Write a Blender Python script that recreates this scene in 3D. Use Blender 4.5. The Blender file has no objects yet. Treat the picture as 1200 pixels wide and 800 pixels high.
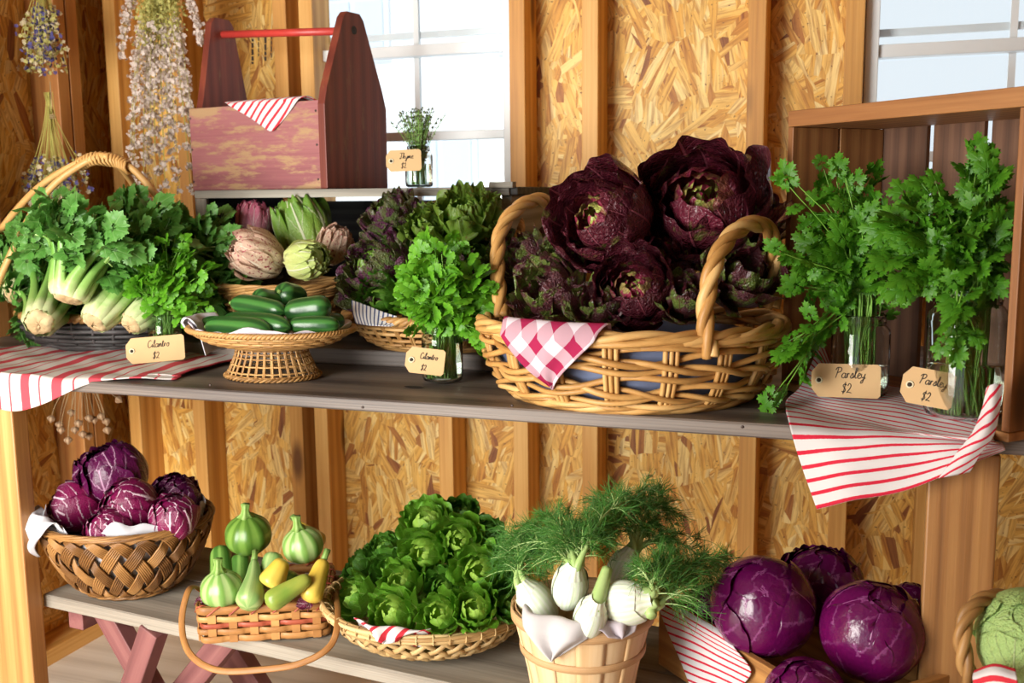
import bpy, math, random
import numpy as np
from math import pi, sin, cos, radians
from mathutils import Matrix, Vector

# ------------------------------------------------------------------ camera, world, light
SC = bpy.context.scene
COL = SC.collection
F = 1200.0
CAM = np.array([0.0, 0.0, 1.185])
_up = -np.array([90.0, -8250.0, -1200.0]); _up /= np.linalg.norm(_up)
_f = np.array([0, 0, -1.0]); _f = _f - _f.dot(_up) * _up; _f /= np.linalg.norm(_f)
_r = np.cross(_f, _up); PSI = radians(19.5)
_Y = cos(PSI) * _f + sin(PSI) * _r
_X = np.cross(_Y, _up)
RW = np.array([_X, _Y, _up])            # camera space -> world

cam_d = bpy.data.cameras.new('camera'); cam = bpy.data.objects.new('camera', cam_d)
COL.objects.link(cam); SC.camera = cam
cam_d.sensor_width = 36.0; cam_d.lens = 36.0; cam_d.clip_start = 0.02
cam.matrix_world = Matrix([list(RW[i]) + [CAM[i]] for i in range(3)] + [[0, 0, 0, 1]])
cam_d.dof.use_dof = True; cam_d.dof.focus_distance = 1.62; cam_d.dof.aperture_fstop = 7.0

SC.view_settings.view_transform = 'Standard'
SC.view_settings.look = 'None'
SC.view_settings.exposure = 0.0
SC.view_settings.gamma = 1.0
SC.view_settings.use_curve_mapping = False

W = bpy.data.worlds.new('world'); SC.world = W; W.use_nodes = True
bg = W.node_tree.nodes['Background']
bg.inputs[0].default_value = (0.88, 0.95, 1.0, 1); bg.inputs[1].default_value = 1.05

def area(name, loc, target, sx, sy, power, col, spread=pi):
    l = bpy.data.lights.new(name, 'AREA'); l.shape = 'RECTANGLE'; l.size = sx; l.size_y = sy
    l.energy = power; l.color = col; l.spread = spread
    o = bpy.data.objects.new(name, l); COL.objects.link(o); o.location = loc
    o.rotation_euler = (Vector(target) - Vector(loc)).to_track_quat('-Z', 'Y').to_euler()
    return o
area('door_daylight', (-1.50, -0.25, 1.02), (-1.20, 1.95, 0.72), 1.0, 1.5, 62, (1.0, 0.965, 0.90), radians(140))
sun_d = bpy.data.lights.new('sun', 'SUN'); sun_d.energy = 4.0; sun_d.angle = .01; sun_d.color = (1.0, .96, .9)
sun = bpy.data.objects.new('sun', sun_d); COL.objects.link(sun); sun.rotation_euler = (radians(32), 0, radians(-14))

def ray(px, py): return RW @ np.array([(px - 600) / F, (400 - py) / F, -1.0])
def onY(px, py, y): r = ray(px, py); return CAM + r * (y - CAM[1]) / r[1]
def onZ(px, py, z): r = ray(px, py); return CAM + r * (z - CAM[2]) / r[2]

ZS = 0.858      # upper shelf top
ZB = 0.415      # bench top

# ------------------------------------------------------------------ mesh building
rng = np.random.default_rng(7)
def nrm(v):
    v = np.asarray(v, float); return v / (np.linalg.norm(v, axis=-1, keepdims=True) + 1e-12)

class MB:
    def __init__(s): s.v = []; s.q = []; s.t = []; s.a = []; s.n = 0
    def add(s, v, uvw, quads=None, tris=None):
        v = np.asarray(v, float).reshape(-1, 3); uvw = np.asarray(uvw, float).reshape(-1, 3)
        s.v.append(v); s.a.append(uvw)
        if quads is not None and len(quads): s.q.append(np.asarray(quads, int) + s.n)
        if tris is not None and len(tris): s.t.append(np.asarray(tris, int) + s.n)
        s.n += len(v)
    def grid(s, P, U, close_u=False, close_v=False):
        n, m = P.shape[:2]
        i = np.arange(n if close_u else n - 1); j = np.arange(m if close_v else m - 1)
        I, J = np.meshgrid(i, j, indexing='ij'); I2 = (I + 1) % n; J2 = (J + 1) % m
        q = np.stack([I * m + J, I * m + J2, I2 * m + J2, I2 * m + J], -1).reshape(-1, 4)
        s.add(P, U, q)
    def tube(s, pts, rad, sides=6, closed=False, seed=None, flat=1.0, flatdir=None, rib=None, caps=True):
        pts = np.asarray(pts, float); n = len(pts)
        if closed: T = nrm(np.roll(pts, -1, 0) - np.roll(pts, 1, 0))
        else: T = nrm(np.gradient(pts, axis=0))
        rad = np.broadcast_to(np.asarray(rad, float), (n,))
        if flatdir is not None:
            N = np.broadcast_to(np.asarray(flatdir, float), (n, 3)); N = nrm(N - (N * T).sum(1, keepdims=True) * T)
        else:
            N = np.zeros((n, 3)); a = np.array([0, 0, 1.0]) if abs(T[0][2]) < .9 else np.array([1.0, 0, 0])
            N[0] = nrm(a - a.dot(T[0]) * T[0])
            for k in range(1, n):
                N[k] = nrm(N[k - 1] - N[k - 1].dot(T[k]) * T[k])
        B = np.cross(T, N)
        th = np.arange(sides) / sides * 2 * pi
        rr = rad[:, None] * (1 if rib is None else rib(th)[None, :])
        P = pts[:, None] + N[:, None] * (rr * np.cos(th)[None])[..., None] * flat + B[:, None] * (rr * np.sin(th)[None])[..., None]
        L = np.concatenate([[0], np.cumsum(np.linalg.norm(np.diff(pts, axis=0), axis=1))])
        z = rng.random() if seed is None else seed
        U = np.stack(np.broadcast_arrays(L[:, None], th[None] / (2 * pi), z), -1)
        base = s.n
        s.grid(P, U, close_u=closed, close_v=True)
        if caps and not closed:
            for k, fl in ((0, 1), (n - 1, 0)):
                c = pts[k]; ring = base + k * sides + np.arange(sides)
                s.add([c], [U[k, 0]])
                ci = s.n - 1; r2 = np.roll(ring, -1)
                t = np.stack([np.full(sides, ci), r2, ring] if fl else [np.full(sides, ci), ring, r2], -1)
                s.t.append(t)
    def lathe(s, prof, n=48, center=(0, 0, 0), ky=1.0, z=0.0, rib=None):
        prof = np.asarray(prof, float); th = np.arange(n) / n * 2 * pi
        r = prof[:, 0][:, None] * (1 if rib is None else rib(th)[None])
        P = np.stack(np.broadcast_arrays(r * np.cos(th), r * np.sin(th) * ky, prof[:, 1][:, None]), -1) + np.asarray(center)
        v = np.linspace(0, 1, len(prof))
        U = np.stack(np.broadcast_arrays(th[None] / (2 * pi), v[:, None], z), -1)
        s.grid(P, U, close_v=True)
    def box(s, c, size, rot=None, off=None):
        c = np.asarray(c, float); h = np.asarray(size, float) / 2
        k = np.array([[x, y, z] for x in (-1, 1) for y in (-1, 1) for z in (-1, 1)]) * h
        order = np.argsort(-h); u = k[:, order] + (rng.random(3) * 5 if off is None else off)
        v = k if rot is None else k @ np.asarray(rot).T
        q = [(0, 1, 3, 2), (4, 6, 7, 5), (0, 4, 5, 1), (2, 3, 7, 6), (0, 2, 6, 4), (1, 5, 7, 3)]
        s.add(v + c, u, q)
    def prism(s, poly, depth, rot=None, c=(0, 0, 0)):       # poly in xz, extruded along y (0..depth)
        p = np.asarray(poly, float); n = len(p)
        a = np.stack([p[:, 0], np.zeros(n), p[:, 1]], -1); b = a + [0, depth, 0]
        v = np.concatenate([a, b]); u = np.stack([v[:, 2], v[:, 0], v[:, 1]], -1) + rng.random(3) * 5
        ca, cb = a.mean(0), b.mean(0)
        v = np.concatenate([v, [ca, cb]]); u = np.concatenate([u, [u[:n].mean(0), u[n:2 * n].mean(0)]])
        i = np.arange(n); j = (i + 1) % n
        q = np.stack([i, j, j + n, i + n], -1)
        t = np.concatenate([np.stack([np.full(n, 2 * n), j, i], -1), np.stack([np.full(n, 2 * n + 1), i + n, j + n], -1)])
        if rot is not None: v = v @ np.asarray(rot).T
        s.add(v + np.asarray(c), u, q, t)
    def inst(s, tv, tu, tt, Rs, ts, ss, zs):                # many copies of a triangle template
        k = len(ts); n = len(tv)
        V = np.einsum('kij,nj->kni', Rs, tv) * ss[:, None, None] + ts[:, None]
        U = np.broadcast_to(tu, (k, n, 3)).copy(); U[..., 2] = zs[:, None]
        T = tt[None] + (np.arange(k) * n)[:, None, None]
        s.add(V.reshape(-1, 3), U.reshape(-1, 3), None, T.reshape(-1, 3))
    def mesh(s, name, mat, smooth=True):
        v = np.concatenate(s.v); a = np.concatenate(s.a)
        q = np.concatenate(s.q) if s.q else np.zeros((0, 4), int)
        t = np.concatenate(s.t) if s.t else np.zeros((0, 3), int)
        me = bpy.data.meshes.new(name)
        me.vertices.add(len(v)); me.vertices.foreach_set('co', v.ravel())
        loops = np.concatenate([q.ravel(), t.ravel()]); me.loops.add(len(loops)); me.loops.foreach_set('vertex_index', loops)
        ls = np.concatenate([np.arange(len(q)) * 4, len(q) * 4 + np.arange(len(t)) * 3])
        me.polygons.add(len(ls)); me.polygons.foreach_set('loop_start', ls)
        me.polygons.foreach_set('use_smooth', np.full(len(ls), smooth))
        at = me.attributes.new('uvw', 'FLOAT_VECTOR', 'POINT'); at.data.foreach_set('vector', a.ravel())
        me.update(calc_edges=True); me.validate()
        me.materials.append(mat)
        return me

def props(o, label=None, cat=None, group=None, kind=None):
    if label: o['label'] = label
    if cat: o['category'] = cat
    if group: o['group'] = group
    if kind: o['kind'] = kind
    return o
def link(name, me, parent=None, loc=None, bevel=0, solid=0, **kw):
    o = bpy.data.objects.new(name, me); COL.objects.link(o)
    if parent is not None: o.parent = parent
    if loc is not None: o.location = loc
    if bevel:
        b = o.modifiers.new('bevel', 'BEVEL'); b.width = bevel; b.segments = 2; b.limit_method = 'ANGLE'
    if solid:
        b = o.modifiers.new('solid', 'SOLIDIFY'); b.thickness = solid; b.offset = 0
    return props(o, **kw)
def obj(name, mb, mat, parent=None, smooth=True, **kw):
    return link(name, mb.mesh(name, mat, smooth), parent, **kw)
def thing(name, label, cat, loc=(0, 0, 0), rotz=0, group=None):
    o = bpy.data.objects.new(name, None); COL.objects.link(o); o.empty_display_size = .05
    o.location = loc; o.rotation_euler = (0, 0, rotz)
    return props(o, label, cat, group)
def frame(zdir, spin=0.0):                                   # rotation with local z along zdir
    z = nrm(zdir); a = np.array([0, 0, 1.0]) if abs(z[2]) < .95 else np.array([0, 1.0, 0])
    x = nrm(np.cross(a, z)); y = np.cross(z, x)
    c, s_ = cos(spin), sin(spin)
    return np.stack([x * c + y * s_, -x * s_ + y * c, z], -1)
def rotz(a): c, s_ = cos(a), sin(a); return np.array([[c, -s_, 0], [s_, c, 0], [0, 0, 1.0]])
def rotx(a): c, s_ = cos(a), sin(a); return np.array([[1, 0, 0], [0, c, -s_], [0, s_, c]])
def roty(a): c, s_ = cos(a), sin(a); return np.array([[c, 0, s_], [0, 1, 0], [-s_, 0, c]])
def setrot(o, R, t=None, s=1.0):
    m = Matrix([[*(R[i] * s), 0] for i in range(3)] + [[0, 0, 0, 1]])
    if t is not None: m.translation = Vector(t)
    o.matrix_world = m
def spline(P, n):                                            # Catmull-Rom through control points
    P = np.asarray(P, float); k = len(P)
    E = np.concatenate([[2 * P[0] - P[1]], P, [2 * P[-1] - P[-2]]])
    t = np.linspace(0, k - 1 - 1e-9, n); i = t.astype(int); f = (t - i).reshape((-1,) + (1,) * (P.ndim - 1))
    a, b, c, d = E[i], E[i + 1], E[i + 2], E[i + 3]
    return .5 * (2 * b + (c - a) * f + (2 * a - 5 * b + 4 * c - d) * f ** 2 + (3 * b - a - 3 * c + d) * f ** 3)
def surf(net, n, m):                                         # smooth sheet through a net of control points
    net = np.asarray(net, float)
    A = spline(net, n); A = np.transpose(spline(np.transpose(A, (1, 0, 2)), m), (1, 0, 2))
    return A
def arc_uv(P):                                               # metric sheet coordinates
    du = np.linalg.norm(np.diff(P, axis=0), axis=2).mean(1); dv = np.linalg.norm(np.diff(P, axis=1), axis=2).mean(0)
    u = np.concatenate([[0], np.cumsum(du)]); v = np.concatenate([[0], np.cumsum(dv)])
    return np.stack(np.broadcast_arrays(u[:, None], v[None], 0.0), -1)

# ------------------------------------------------------------------ materials
class NT:
    def __init__(s, name):
        s.m = bpy.data.materials.new(name); s.m.use_nodes = True; s.t = s.m.node_tree; s.t.nodes.clear()
        s.out = s.t.nodes.new('ShaderNodeOutputMaterial')
        a = s.t.nodes.new('ShaderNodeAttribute'); a.attribute_name = 'uvw'; s.uvw = a.outputs['Vector']
        x = s.n('ShaderNodeSeparateXYZ', {}, {0: s.uvw}); s.x, s.y, s.z = x.outputs
        c = s.t.nodes.new('ShaderNodeTexCoord'); s.oc = c.outputs['Object']
    def n(s, kind, pr=None, ins=None):
        k = s.t.nodes.new(kind)
        for a, b in (pr or {}).items(): setattr(k, a, b)
        for a, b in (ins or {}).items(): s.set(k.inputs[a], b)
        return k
    def set(s, sock, b):
        if isinstance(b, bpy.types.NodeSocket): s.t.links.new(b, sock)
        elif isinstance(b, (tuple, list)) and len(b) == 3 and sock.type == 'RGBA': sock.default_value = (*b, 1)
        else: sock.default_value = b
    def ma(s, op, a, b=0.0, c=0.0, clamp=False):
        k = s.n('ShaderNodeMath', {'operation': op, 'use_clamp': clamp}, {0: a, 1: b, 2: c}); return k.outputs[0]
    def noise(s, vec, scale=5, detail=3, rough=.5, dist=0, col=False):
        k = s.n('ShaderNodeTexNoise', {}, {'Vector': vec, 'Scale': scale, 'Detail': detail, 'Roughness': rough, 'Distortion': dist})
        return k.outputs['Color' if col else 'Fac']
    def vor(s, vec, scale=5, feature='F1', out='Color', rnd=1.0):
        k = s.n('ShaderNodeTexVoronoi', {'feature': feature}, {'Vector': vec, 'Scale': scale, 'Randomness': rnd}); return k.outputs[out]
    def scale(s, vec, v):
        return s.n('ShaderNodeVectorMath', {'operation': 'MULTIPLY'}, {0: vec, 1: v}).outputs[0]
    def vadd(s, a, b): return s.n('ShaderNodeVectorMath', {'operation': 'ADD'}, {0: a, 1: b}).outputs[0]
    def ramp(s, f, stops, interp='LINEAR'):
        k = s.n('ShaderNodeValToRGB', {}, {0: f}); r = k.color_ramp; r.interpolation = interp
        while len(r.elements) < len(stops): r.elements.new(.5)
        for e, (p, c) in zip(r.elements, stops): e.position = p; e.color = (*c, 1)
        return k.outputs[0]
    def mix(s, f, a, b, mode='MIX'):
        k = s.n('ShaderNodeMix', {'data_type': 'RGBA', 'blend_type': mode})
        s.set(k.inputs[0], f); s.set(k.inputs[6], a); s.set(k.inputs[7], b); return k.outputs[2]
    def ss(s, x, a, b):                                       # smoothstep a..b
        return s.n('ShaderNodeMapRange', {'interpolation_type': 'SMOOTHSTEP'}, {0: x, 1: a, 2: b, 3: 0.0, 4: 1.0}).outputs[0]
    def bump(s, h, strength=.3, dist=.002):
        return s.n('ShaderNodeBump', {}, {'Height': h, 'Strength': strength, 'Distance': dist}).outputs[0]
    def done(s, col, rough=.6, normal=None, transl=0, spec=.5, coat=0, sss=0):
        p = s.n('ShaderNodeBsdfPrincipled', {}, {'Base Color': col, 'Roughness': rough, 'Specular IOR Level': spec})
        if coat: s.set(p.inputs['Coat Weight'], coat); p.inputs['Coat Roughness'].default_value = .15
        if sss: p.inputs['Subsurface Weight'].default_value = sss; p.inputs['Subsurface Scale'].default_value = .01
        if normal is not None: s.set(p.inputs['Normal'], normal)
        o = p.outputs[0]
        if transl:
            t = s.n('ShaderNodeBsdfTranslucent', {}, {'Color': col})
            o = s.n('ShaderNodeMixShader', {}, {0: transl, 1: o, 2: t.outputs[0]}).outputs[0]
        s.t.links.new(o, s.out.inputs[0]); return s.m

def mat_plain(name, col, rough=.6, var=.15, **kw):
    s = NT(name); n = s.noise(s.oc, 40, 4)
    c = s.mix(n, tuple(x * (1 - var) for x in col), tuple(min(1, x * (1 + var)) for x in col))
    return s.done(c, rough, **kw)

def mat_wood(name, c1, c2, c3, rough=.6, ring=70, knots=True, streak=.5, bump=.25, wear=None):
    s = NT(name)
    n2 = s.noise(s.scale(s.uvw, (.45, 4, 4)), 1.2, 2)
    w = s.ma('SINE', s.ma('ADD', s.ma('MULTIPLY', s.y, ring * 3.0), s.ma('MULTIPLY', n2, 14.0)))
    w = s.ma('MULTIPLY_ADD', w, .5, .5)
    fib = s.noise(s.scale(s.uvw, (3, 150, 150)), 1.0, 5, .65)
    lo = s.noise(s.scale(s.uvw, (1.2, 9, 9)), 1.0, 3)
    f = s.ma('ADD', s.ma('MULTIPLY', w, .22), s.ma('ADD', s.ma('MULTIPLY', fib, .35 + streak * .3), s.ma('MULTIPLY', lo, .35)))
    c = s.ramp(f, [(.25, c1), (.5, c2), (.78, c3)])
    if knots:
        kd = s.vor(s.scale(s.uvw, (1.6, 5.0, 5.0)), 1.3, 'F1', 'Distance')
        c = s.mix(s.ss(kd, .16, .05), c, tuple(x * .45 for x in c1))
    if wear:
        wn = s.noise(s.scale(s.uvw, (9, 38, 38)), 1.0, 7, .72)
        c = s.mix(s.ss(wn, wear[1], wear[2]), c, wear[0])
    return s.done(c, rough, s.bump(fib, bump, .002))

def mat_osb(name):
    s = NT(name)
    def layer(off, sc):
        v = s.vadd(s.uvw, off)
        wob = s.noise(v, 9, 2, col=True)
        v2 = s.vadd(v, s.scale(wob, (.07, .07, 0)))
        cell = s.n('ShaderNodeSeparateColor', {}, {0: s.vor(v2, sc, 'F1', 'Color')})
        a = s.ma('MULTIPLY', s.ma('SUBTRACT', cell.outputs[0], .5), 1.15)
        a = s.ma('ADD', a, s.ma('MULTIPLY', s.ma('GREATER_THAN', cell.outputs[1], .80), 1.3))
        rv = s.n('ShaderNodeVectorRotate', {'rotation_type': 'Z_AXIS'}, {'Vector': v, 'Angle': a}).outputs[0]
        sv = s.vadd(s.scale(rv, (62, 10, 0)), s.scale(s.vor(v2, sc, 'F1', 'Color'), (7, 9, 0)))
        st = s.n('ShaderNodeSeparateColor', {}, {0: s.vor(sv, 1.0, 'F1', 'Color')})
        fib = s.noise(s.scale(rv, (160, 12, 1)), 1.0, 3, .6)
        return st.outputs[0], st.outputs[1], fib
    a, a2, fa = layer((3.1, 1.7, 0), 12); b, b2, fb = layer((0.4, 8.3, 0), 8)
    use = s.ma('GREATER_THAN', b2, .52)
    k = s.n('ShaderNodeMix', {'data_type': 'FLOAT'}, {0: use, 2: a, 3: b}).outputs[0]
    fib = s.n('ShaderNodeMix', {'data_type': 'FLOAT'}, {0: use, 2: fa, 3: fb}).outputs[0]
    c = s.ramp(k, [(0, (.26, .09, .02)), (.03, (.42, .16, .030)), (.08, (.62, .29, .045)), (.22, (.76, .41, .070)), (.50, (.84, .51, .115)), (.80, (.90, .63, .20)), (1, (.92, .72, .31))])
    c = s.mix(s.ma('MULTIPLY', s.ss(fib, .35, .75), .75), c, (.35, .15, .03), 'MULTIPLY')
    spk = s.noise(s.uvw, 160, 2); c = s.mix(s.ss(spk, .68, .74), c, (.16, .06, .02))
    return s.done(c, .55, s.bump(s.ma('ADD', k, fib), .35, .003))

def mat_leaf(name, base, mid, tip, vein, heart=None, heart_t=.35, edge=None, vs=.8, side=9, rough=.42, transl=.25, mid_w=.07, blotch=None, bumpy=.5, coat=0, tip0=.45, bnoise=60, spec=.5, inner=None, hn=0, sw=.22, sk=.55, bd=.004, oc=1.0):
    s = NT(name)
    if oc != 1.0: s.oc = s.scale(s.oc, (oc, oc, oc))
    au = s.ma('ABSOLUTE', s.x)
    c = s.ramp(s.ma('ADD', s.y, s.ma('MULTIPLY', s.ma('SUBTRACT', s.noise(s.oc, 35, 3), .5), .5)), [(.05, base), (tip0, mid), (.95, tip)])
    if inner is not None: c = s.mix(s.ma('MULTIPLY', s.ss(s.z, inner[1], inner[1] * .35), .9), c, inner[0])
    if heart is not None:
        hm = s.ma('MULTIPLY', s.ss(s.z, heart_t, heart_t * .3), .85)
        if hn: hm = s.ma('MULTIPLY', hm, s.ss(s.noise(s.scale(s.uvw, (1.2, 3.2, 40)), 1.0, 2), .46, .52))
        c = s.mix(hm, c, heart)
    if blotch is not None:
        c = s.mix(s.ss(s.noise(s.oc, blotch[1], 4, .6), blotch[2], blotch[3]), c, blotch[0])
    if edge is not None:
        e = s.ma('MAXIMUM', s.ss(au, .55, .95), s.ss(s.y, .72, .97)); e = s.ma('MULTIPLY', e, s.ss(s.noise(s.oc, 50, 2), .25, .6))
        c = s.mix(e, c, edge)
    wob = s.ma('MULTIPLY', s.noise(s.oc, 40, 2), 1.1)
    vv = s.ma('ABSOLUTE', s.ma('SINE', s.ma('ADD', s.ma('MULTIPLY', s.ma('SUBTRACT', s.y, s.ma('MULTIPLY', au, .5)), side * pi), wob)))
    sv = s.ma('MULTIPLY', s.ss(vv, sw, sw * .15), s.ss(au, 1.0, .3))
    mr = s.ss(s.ma('DIVIDE', au, s.ma('SUBTRACT', 1.35, s.y)), mid_w, mid_w * .4)
    v = s.ma('MAXIMUM', s.ma('MULTIPLY', sv, sk), mr)
    c = s.mix(s.ma('MULTIPLY', v, vs), c, vein)
    hgt = s.ma('ADD', s.ma('MULTIPLY', v, -.7), s.noise(s.oc, bnoise, 3))
    return s.done(c, rough, s.bump(hgt, bumpy, bd), transl, coat=coat, spec=spec)

def mat_veg(name, c1, c2, rough=.35, stripes=0, spots=None, tipcol=None, bump=.1, sss=0):
    s = NT(name)
    n = s.noise(s.oc, 18, 4)
    f = n
    if stripes:
        w = s.ma('MULTIPLY_ADD', s.ma('COSINE', s.ma('MULTIPLY', s.y, 2 * pi * stripes)), .5, .5)
        f = s.ma('ADD', s.ma('MULTIPLY', w, .7), s.ma('MULTIPLY', n, .35))
    c = s.mix(s.ss(f, .25, .8), c1, c2)
    if spots: c = s.mix(s.ss(s.vor(s.oc, spots[1], 'F1', 'Distance'), .28, .16), c, spots[0])
    return s.done(c, rough, s.bump(s.noise(s.oc, 90, 3), bump, .002), sss=sss)

def mat_wicker(name, c1, c2, c3, rough=.45, stain=None):
    s = NT(name)
    f = s.noise(s.scale(s.uvw, (25, 3, 7)), 1.0, 4, .6); r = s.ma('FRACT', s.ma('MULTIPLY', s.z, 7.31))
    f = s.ma('ADD', s.ma('MULTIPLY', f, .6), s.ma('MULTIPLY', r, .4))
    c = s.ramp(f, [(.2, c1), (.5, c2), (.8, c3)])
    fine = s.noise(s.scale(s.uvw, (60, 40, 7)), 1.0, 3)
    return s.done(c, rough, s.bump(fine, .25, .001), spec=.35)

def mat_stripe(name, white, red, period, w, axis='x', line=None, rough=.85, transl=.12, cross=None):
    s = NT(name); a = s.x if axis == 'x' else s.y
    fr = s.ma('FRACT', s.ma('DIVIDE', s.ma('ADD', a, s.ma('MULTIPLY', s.noise(s.uvw, 300, 1), .0006)), period))
    m = s.ma('LESS_THAN', fr, w)
    if line: m = s.ma('MAXIMUM', m, s.ma('MULTIPLY', s.ma('GREATER_THAN', fr, line[0]), s.ma('LESS_THAN', fr, line[1])))
    fab = s.noise(s.scale(s.uvw, (900, 900, 1)), 1.0, 2)
    c = s.mix(m, white, s.mix(fab, red, tuple(min(1, x * 1.5 + .03) for x in red)))
    if cross:      # gingham: second direction
        b = s.y if axis == 'x' else s.x
        m2 = s.ma('LESS_THAN', s.ma('FRACT', s.ma('DIVIDE', b, period)), w)
        k = s.ma('MULTIPLY', s.ma('ADD', m, m2), .5)
        c = s.mix(k, white, red)
    return s.done(c, rough, s.bump(s.noise(s.uvw, 700, 2), .3, .0006), transl, spec=.1)

def mat_cloth(name, c, band=None):
    s = NT(name); col = s.mix(s.noise(s.oc, 30, 3), tuple(x * .9 for x in c), c)
    if band:
        for (lo, hi) in band[1]: col = s.mix(s.ma('MULTIPLY', s.ma('GREATER_THAN', s.y, lo), s.ma('LESS_THAN', s.y, hi)), col, band[0])
    return s.done(col, .9, s.bump(s.noise(s.uvw, 900, 2), .3, .0006), .15, spec=.1)

def mat_glass(name, col=(1, 1, 1), ior=1.45, rough=0.0):
    s = NT(name)
    p = s.n('ShaderNodeBsdfPrincipled', {}, {'Base Color': col, 'Roughness': rough, 'Transmission Weight': 1.0, 'IOR': ior})
    s.t.links.new(p.outputs[0], s.out.inputs[0]); return s.m

PINE1, PINE2, PINE3 = (.42, .17, .05), (.62, .30, .10), (.78, .46, .19)
M = {}
M['osb'] = mat_osb('osb')
M['stud'] = mat_wood('stud_pine', (.42, .17, .040), (.64, .32, .075), (.82, .50, .165), .55, 55)
M['leftstud'] = mat_wood('shaded_stud_pine', (.28, .095, .025), (.44, .185, .050), (.58, .29, .09), .55, 55)  # stud pine darkened to carry the left wall's shade in its colour
M['post'] = mat_wood('post_pine', (.32, .125, .035), (.50, .245, .075), (.66, .40, .15), .45, 60)
M['shelf'] = mat_wood('weathered_board', (.026, .020, .018), (.075, .058, .050), (.19, .155, .13), .5, 22, knots=False, streak=1)
M['bench'] = mat_wood('grey_bench_board', (.12, .10, .08), (.23, .20, .16), (.36, .32, .26), .7, 30, streak=1)
M['redleg'] = mat_wood('red_painted_leg', (.13, .042, .042), (.20, .070, .068), (.27, .11, .10), .6, 60, knots=False)
M['ply'] = mat_wood('plywood_floor', (.50, .42, .33), (.66, .58, .48), (.78, .71, .61), .6, 25)
M['crate'] = mat_wood('crate_wood', (.15, .055, .020), (.31, .13, .042), (.48, .235, .08), .5, 70)
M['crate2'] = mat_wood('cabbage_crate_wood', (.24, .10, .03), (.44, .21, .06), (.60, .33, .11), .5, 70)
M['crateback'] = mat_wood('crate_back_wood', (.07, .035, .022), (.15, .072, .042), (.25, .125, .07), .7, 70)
M['shadedpost'] = mat_wood('shaded_post_pine', (.15, .060, .018), (.28, .125, .038), (.40, .20, .065), .4, 60)  # post pine darkened: shade on the right post is put into the colour
M['black'] = mat_wood('black_old_wood', (.008, .008, .009), (.022, .020, .020), (.07, .065, .06), .7, 70, knots=False)
M['greyedge'] = mat_wood('grey_old_wood', (.06, .055, .045), (.17, .155, .13), (.32, .30, .25), .75, 80, knots=False, streak=1)
M['redpaint'] = mat_wood('worn_red_paint', (.18, .05, .06), (.28, .095, .10), (.36, .15, .145), .6, 12, knots=False, wear=((.36, .22, .11), .47, .60))
M['redend'] = mat_wood('dark_red_board', (.075, .014, .009), (.15, .028, .016), (.24, .052, .026), .5, 60, knots=False, wear=((.20, .085, .035), .56, .72))
M['dowel'] = mat_plain('red_dowel_paint', (.50, .045, .035), .4, .25)
M['ceiling_unseen'] = mat_plain('ceiling_boards', (.36, .26, .17), .8)
M['white'] = mat_plain('white_vinyl', (.80, .84, .86), .4, .03)
M['cream'] = mat_plain('building_siding', (.86, .90, .95), .6, .03)
M['bluepane'] = mat_plain('building_pane', (.62, .72, .82), .3, .05)
M['glass'] = mat_glass('jar_glass', (.93, .97, .96))
M['water'] = mat_glass('jar_water', (.90, .96, .88), 1.33)
def _pane():
    s = NT('window_glass')
    t = s.n('ShaderNodeBsdfTransparent', {}, {0: (.97, .99, 1.0)}); g = s.n('ShaderNodeBsdfGlossy', {}, {1: .02})
    m = s.n('ShaderNodeMixShader', {}, {0: .05, 1: t.outputs[0], 2: g.outputs[0]})
    s.t.links.new(m.outputs[0], s.out.inputs[0]); return s.m
M['pane'] = _pane()
M['card'] = mat_plain('kraft_card', (.58, .38, .185), .8, .06)
M['ink'] = mat_plain('ink', (.012, .010, .010), .6)
M['eyelet'] = mat_plain('eyelet_paper', (.70, .62, .42), .7)
M['hole'] = mat_plain('dark_hole', (.02, .015, .01), .8)
M['nail'] = mat_plain('rusty_nail', (.05, .03, .025), .5)
M['wick'] = mat_wicker('peeled_willow', (.32, .145, .035), (.56, .31, .10), (.72, .47, .19), .4)
M['wickbrown'] = mat_wicker('brown_cane', (.085, .035, .010), (.23, .105, .030), (.40, .21, .07), .4)
M['wickmid'] = mat_wicker('golden_cane', (.17, .08, .025), (.38, .20, .065), (.56, .34, .13), .45)
M['wickdark'] = mat_wicker('dark_weave', (.02, .018, .018), (.05, .045, .045), (.10, .09, .09), .5)
M['splint'] = mat_wicker('oak_splint', (.26, .11, .03), (.47, .22, .07), (.60, .32, .11), .45)
M['splintred'] = mat_wicker('red_splint', (.22, .035, .02), (.32, .06, .03), (.40, .10, .05), .45)
M['bamboo'] = mat_wicker('bamboo_strip', (.36, .21, .08), (.55, .37, .16), (.68, .50, .25), .45)
M['staves'] = mat_wood('basket_staves', (.56, .34, .15), (.72, .49, .26), (.82, .62, .38), .6, 40, knots=False, bump=.15)
M['hoop'] = mat_wood('basket_hoops', (.42, .22, .09), (.56, .33, .15), (.66, .43, .22), .6, 40, knots=False)
WH = (.72, .69, .69)
M['tick'] = mat_stripe('red_ticking', WH, (.50, .010, .035), .0128, .28, 'x')
M['tickb'] = mat_stripe('red_ticking_fine', WH, (.50, .02, .035), .0175, .34, 'x')
M['tickw'] = mat_stripe('red_wide_stripe', (.60, .56, .53), (.42, .045, .062), .072, .30, 'x', line=(.60, .65))
M['gingham'] = mat_stripe('red_gingham', (.68, .60, .66), (.34, .020, .075), .040, .5, 'x', cross=True)
M['bluestripe'] = mat_stripe('blue_ticking', (.74, .74, .74), (.05, .07, .17), .0085, .35, 'x')
M['linen'] = mat_cloth('white_linen', (.66, .66, .70))
M['bluelinen'] = mat_cloth('pale_blue_linen', (.20, .24, .38))
M['linenblue'] = mat_cloth('linen_blue_band', (.68, .65, .65), ((.16, .20, .62), [(.018, .021), (.024, .034), (.037, .040)]))
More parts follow.
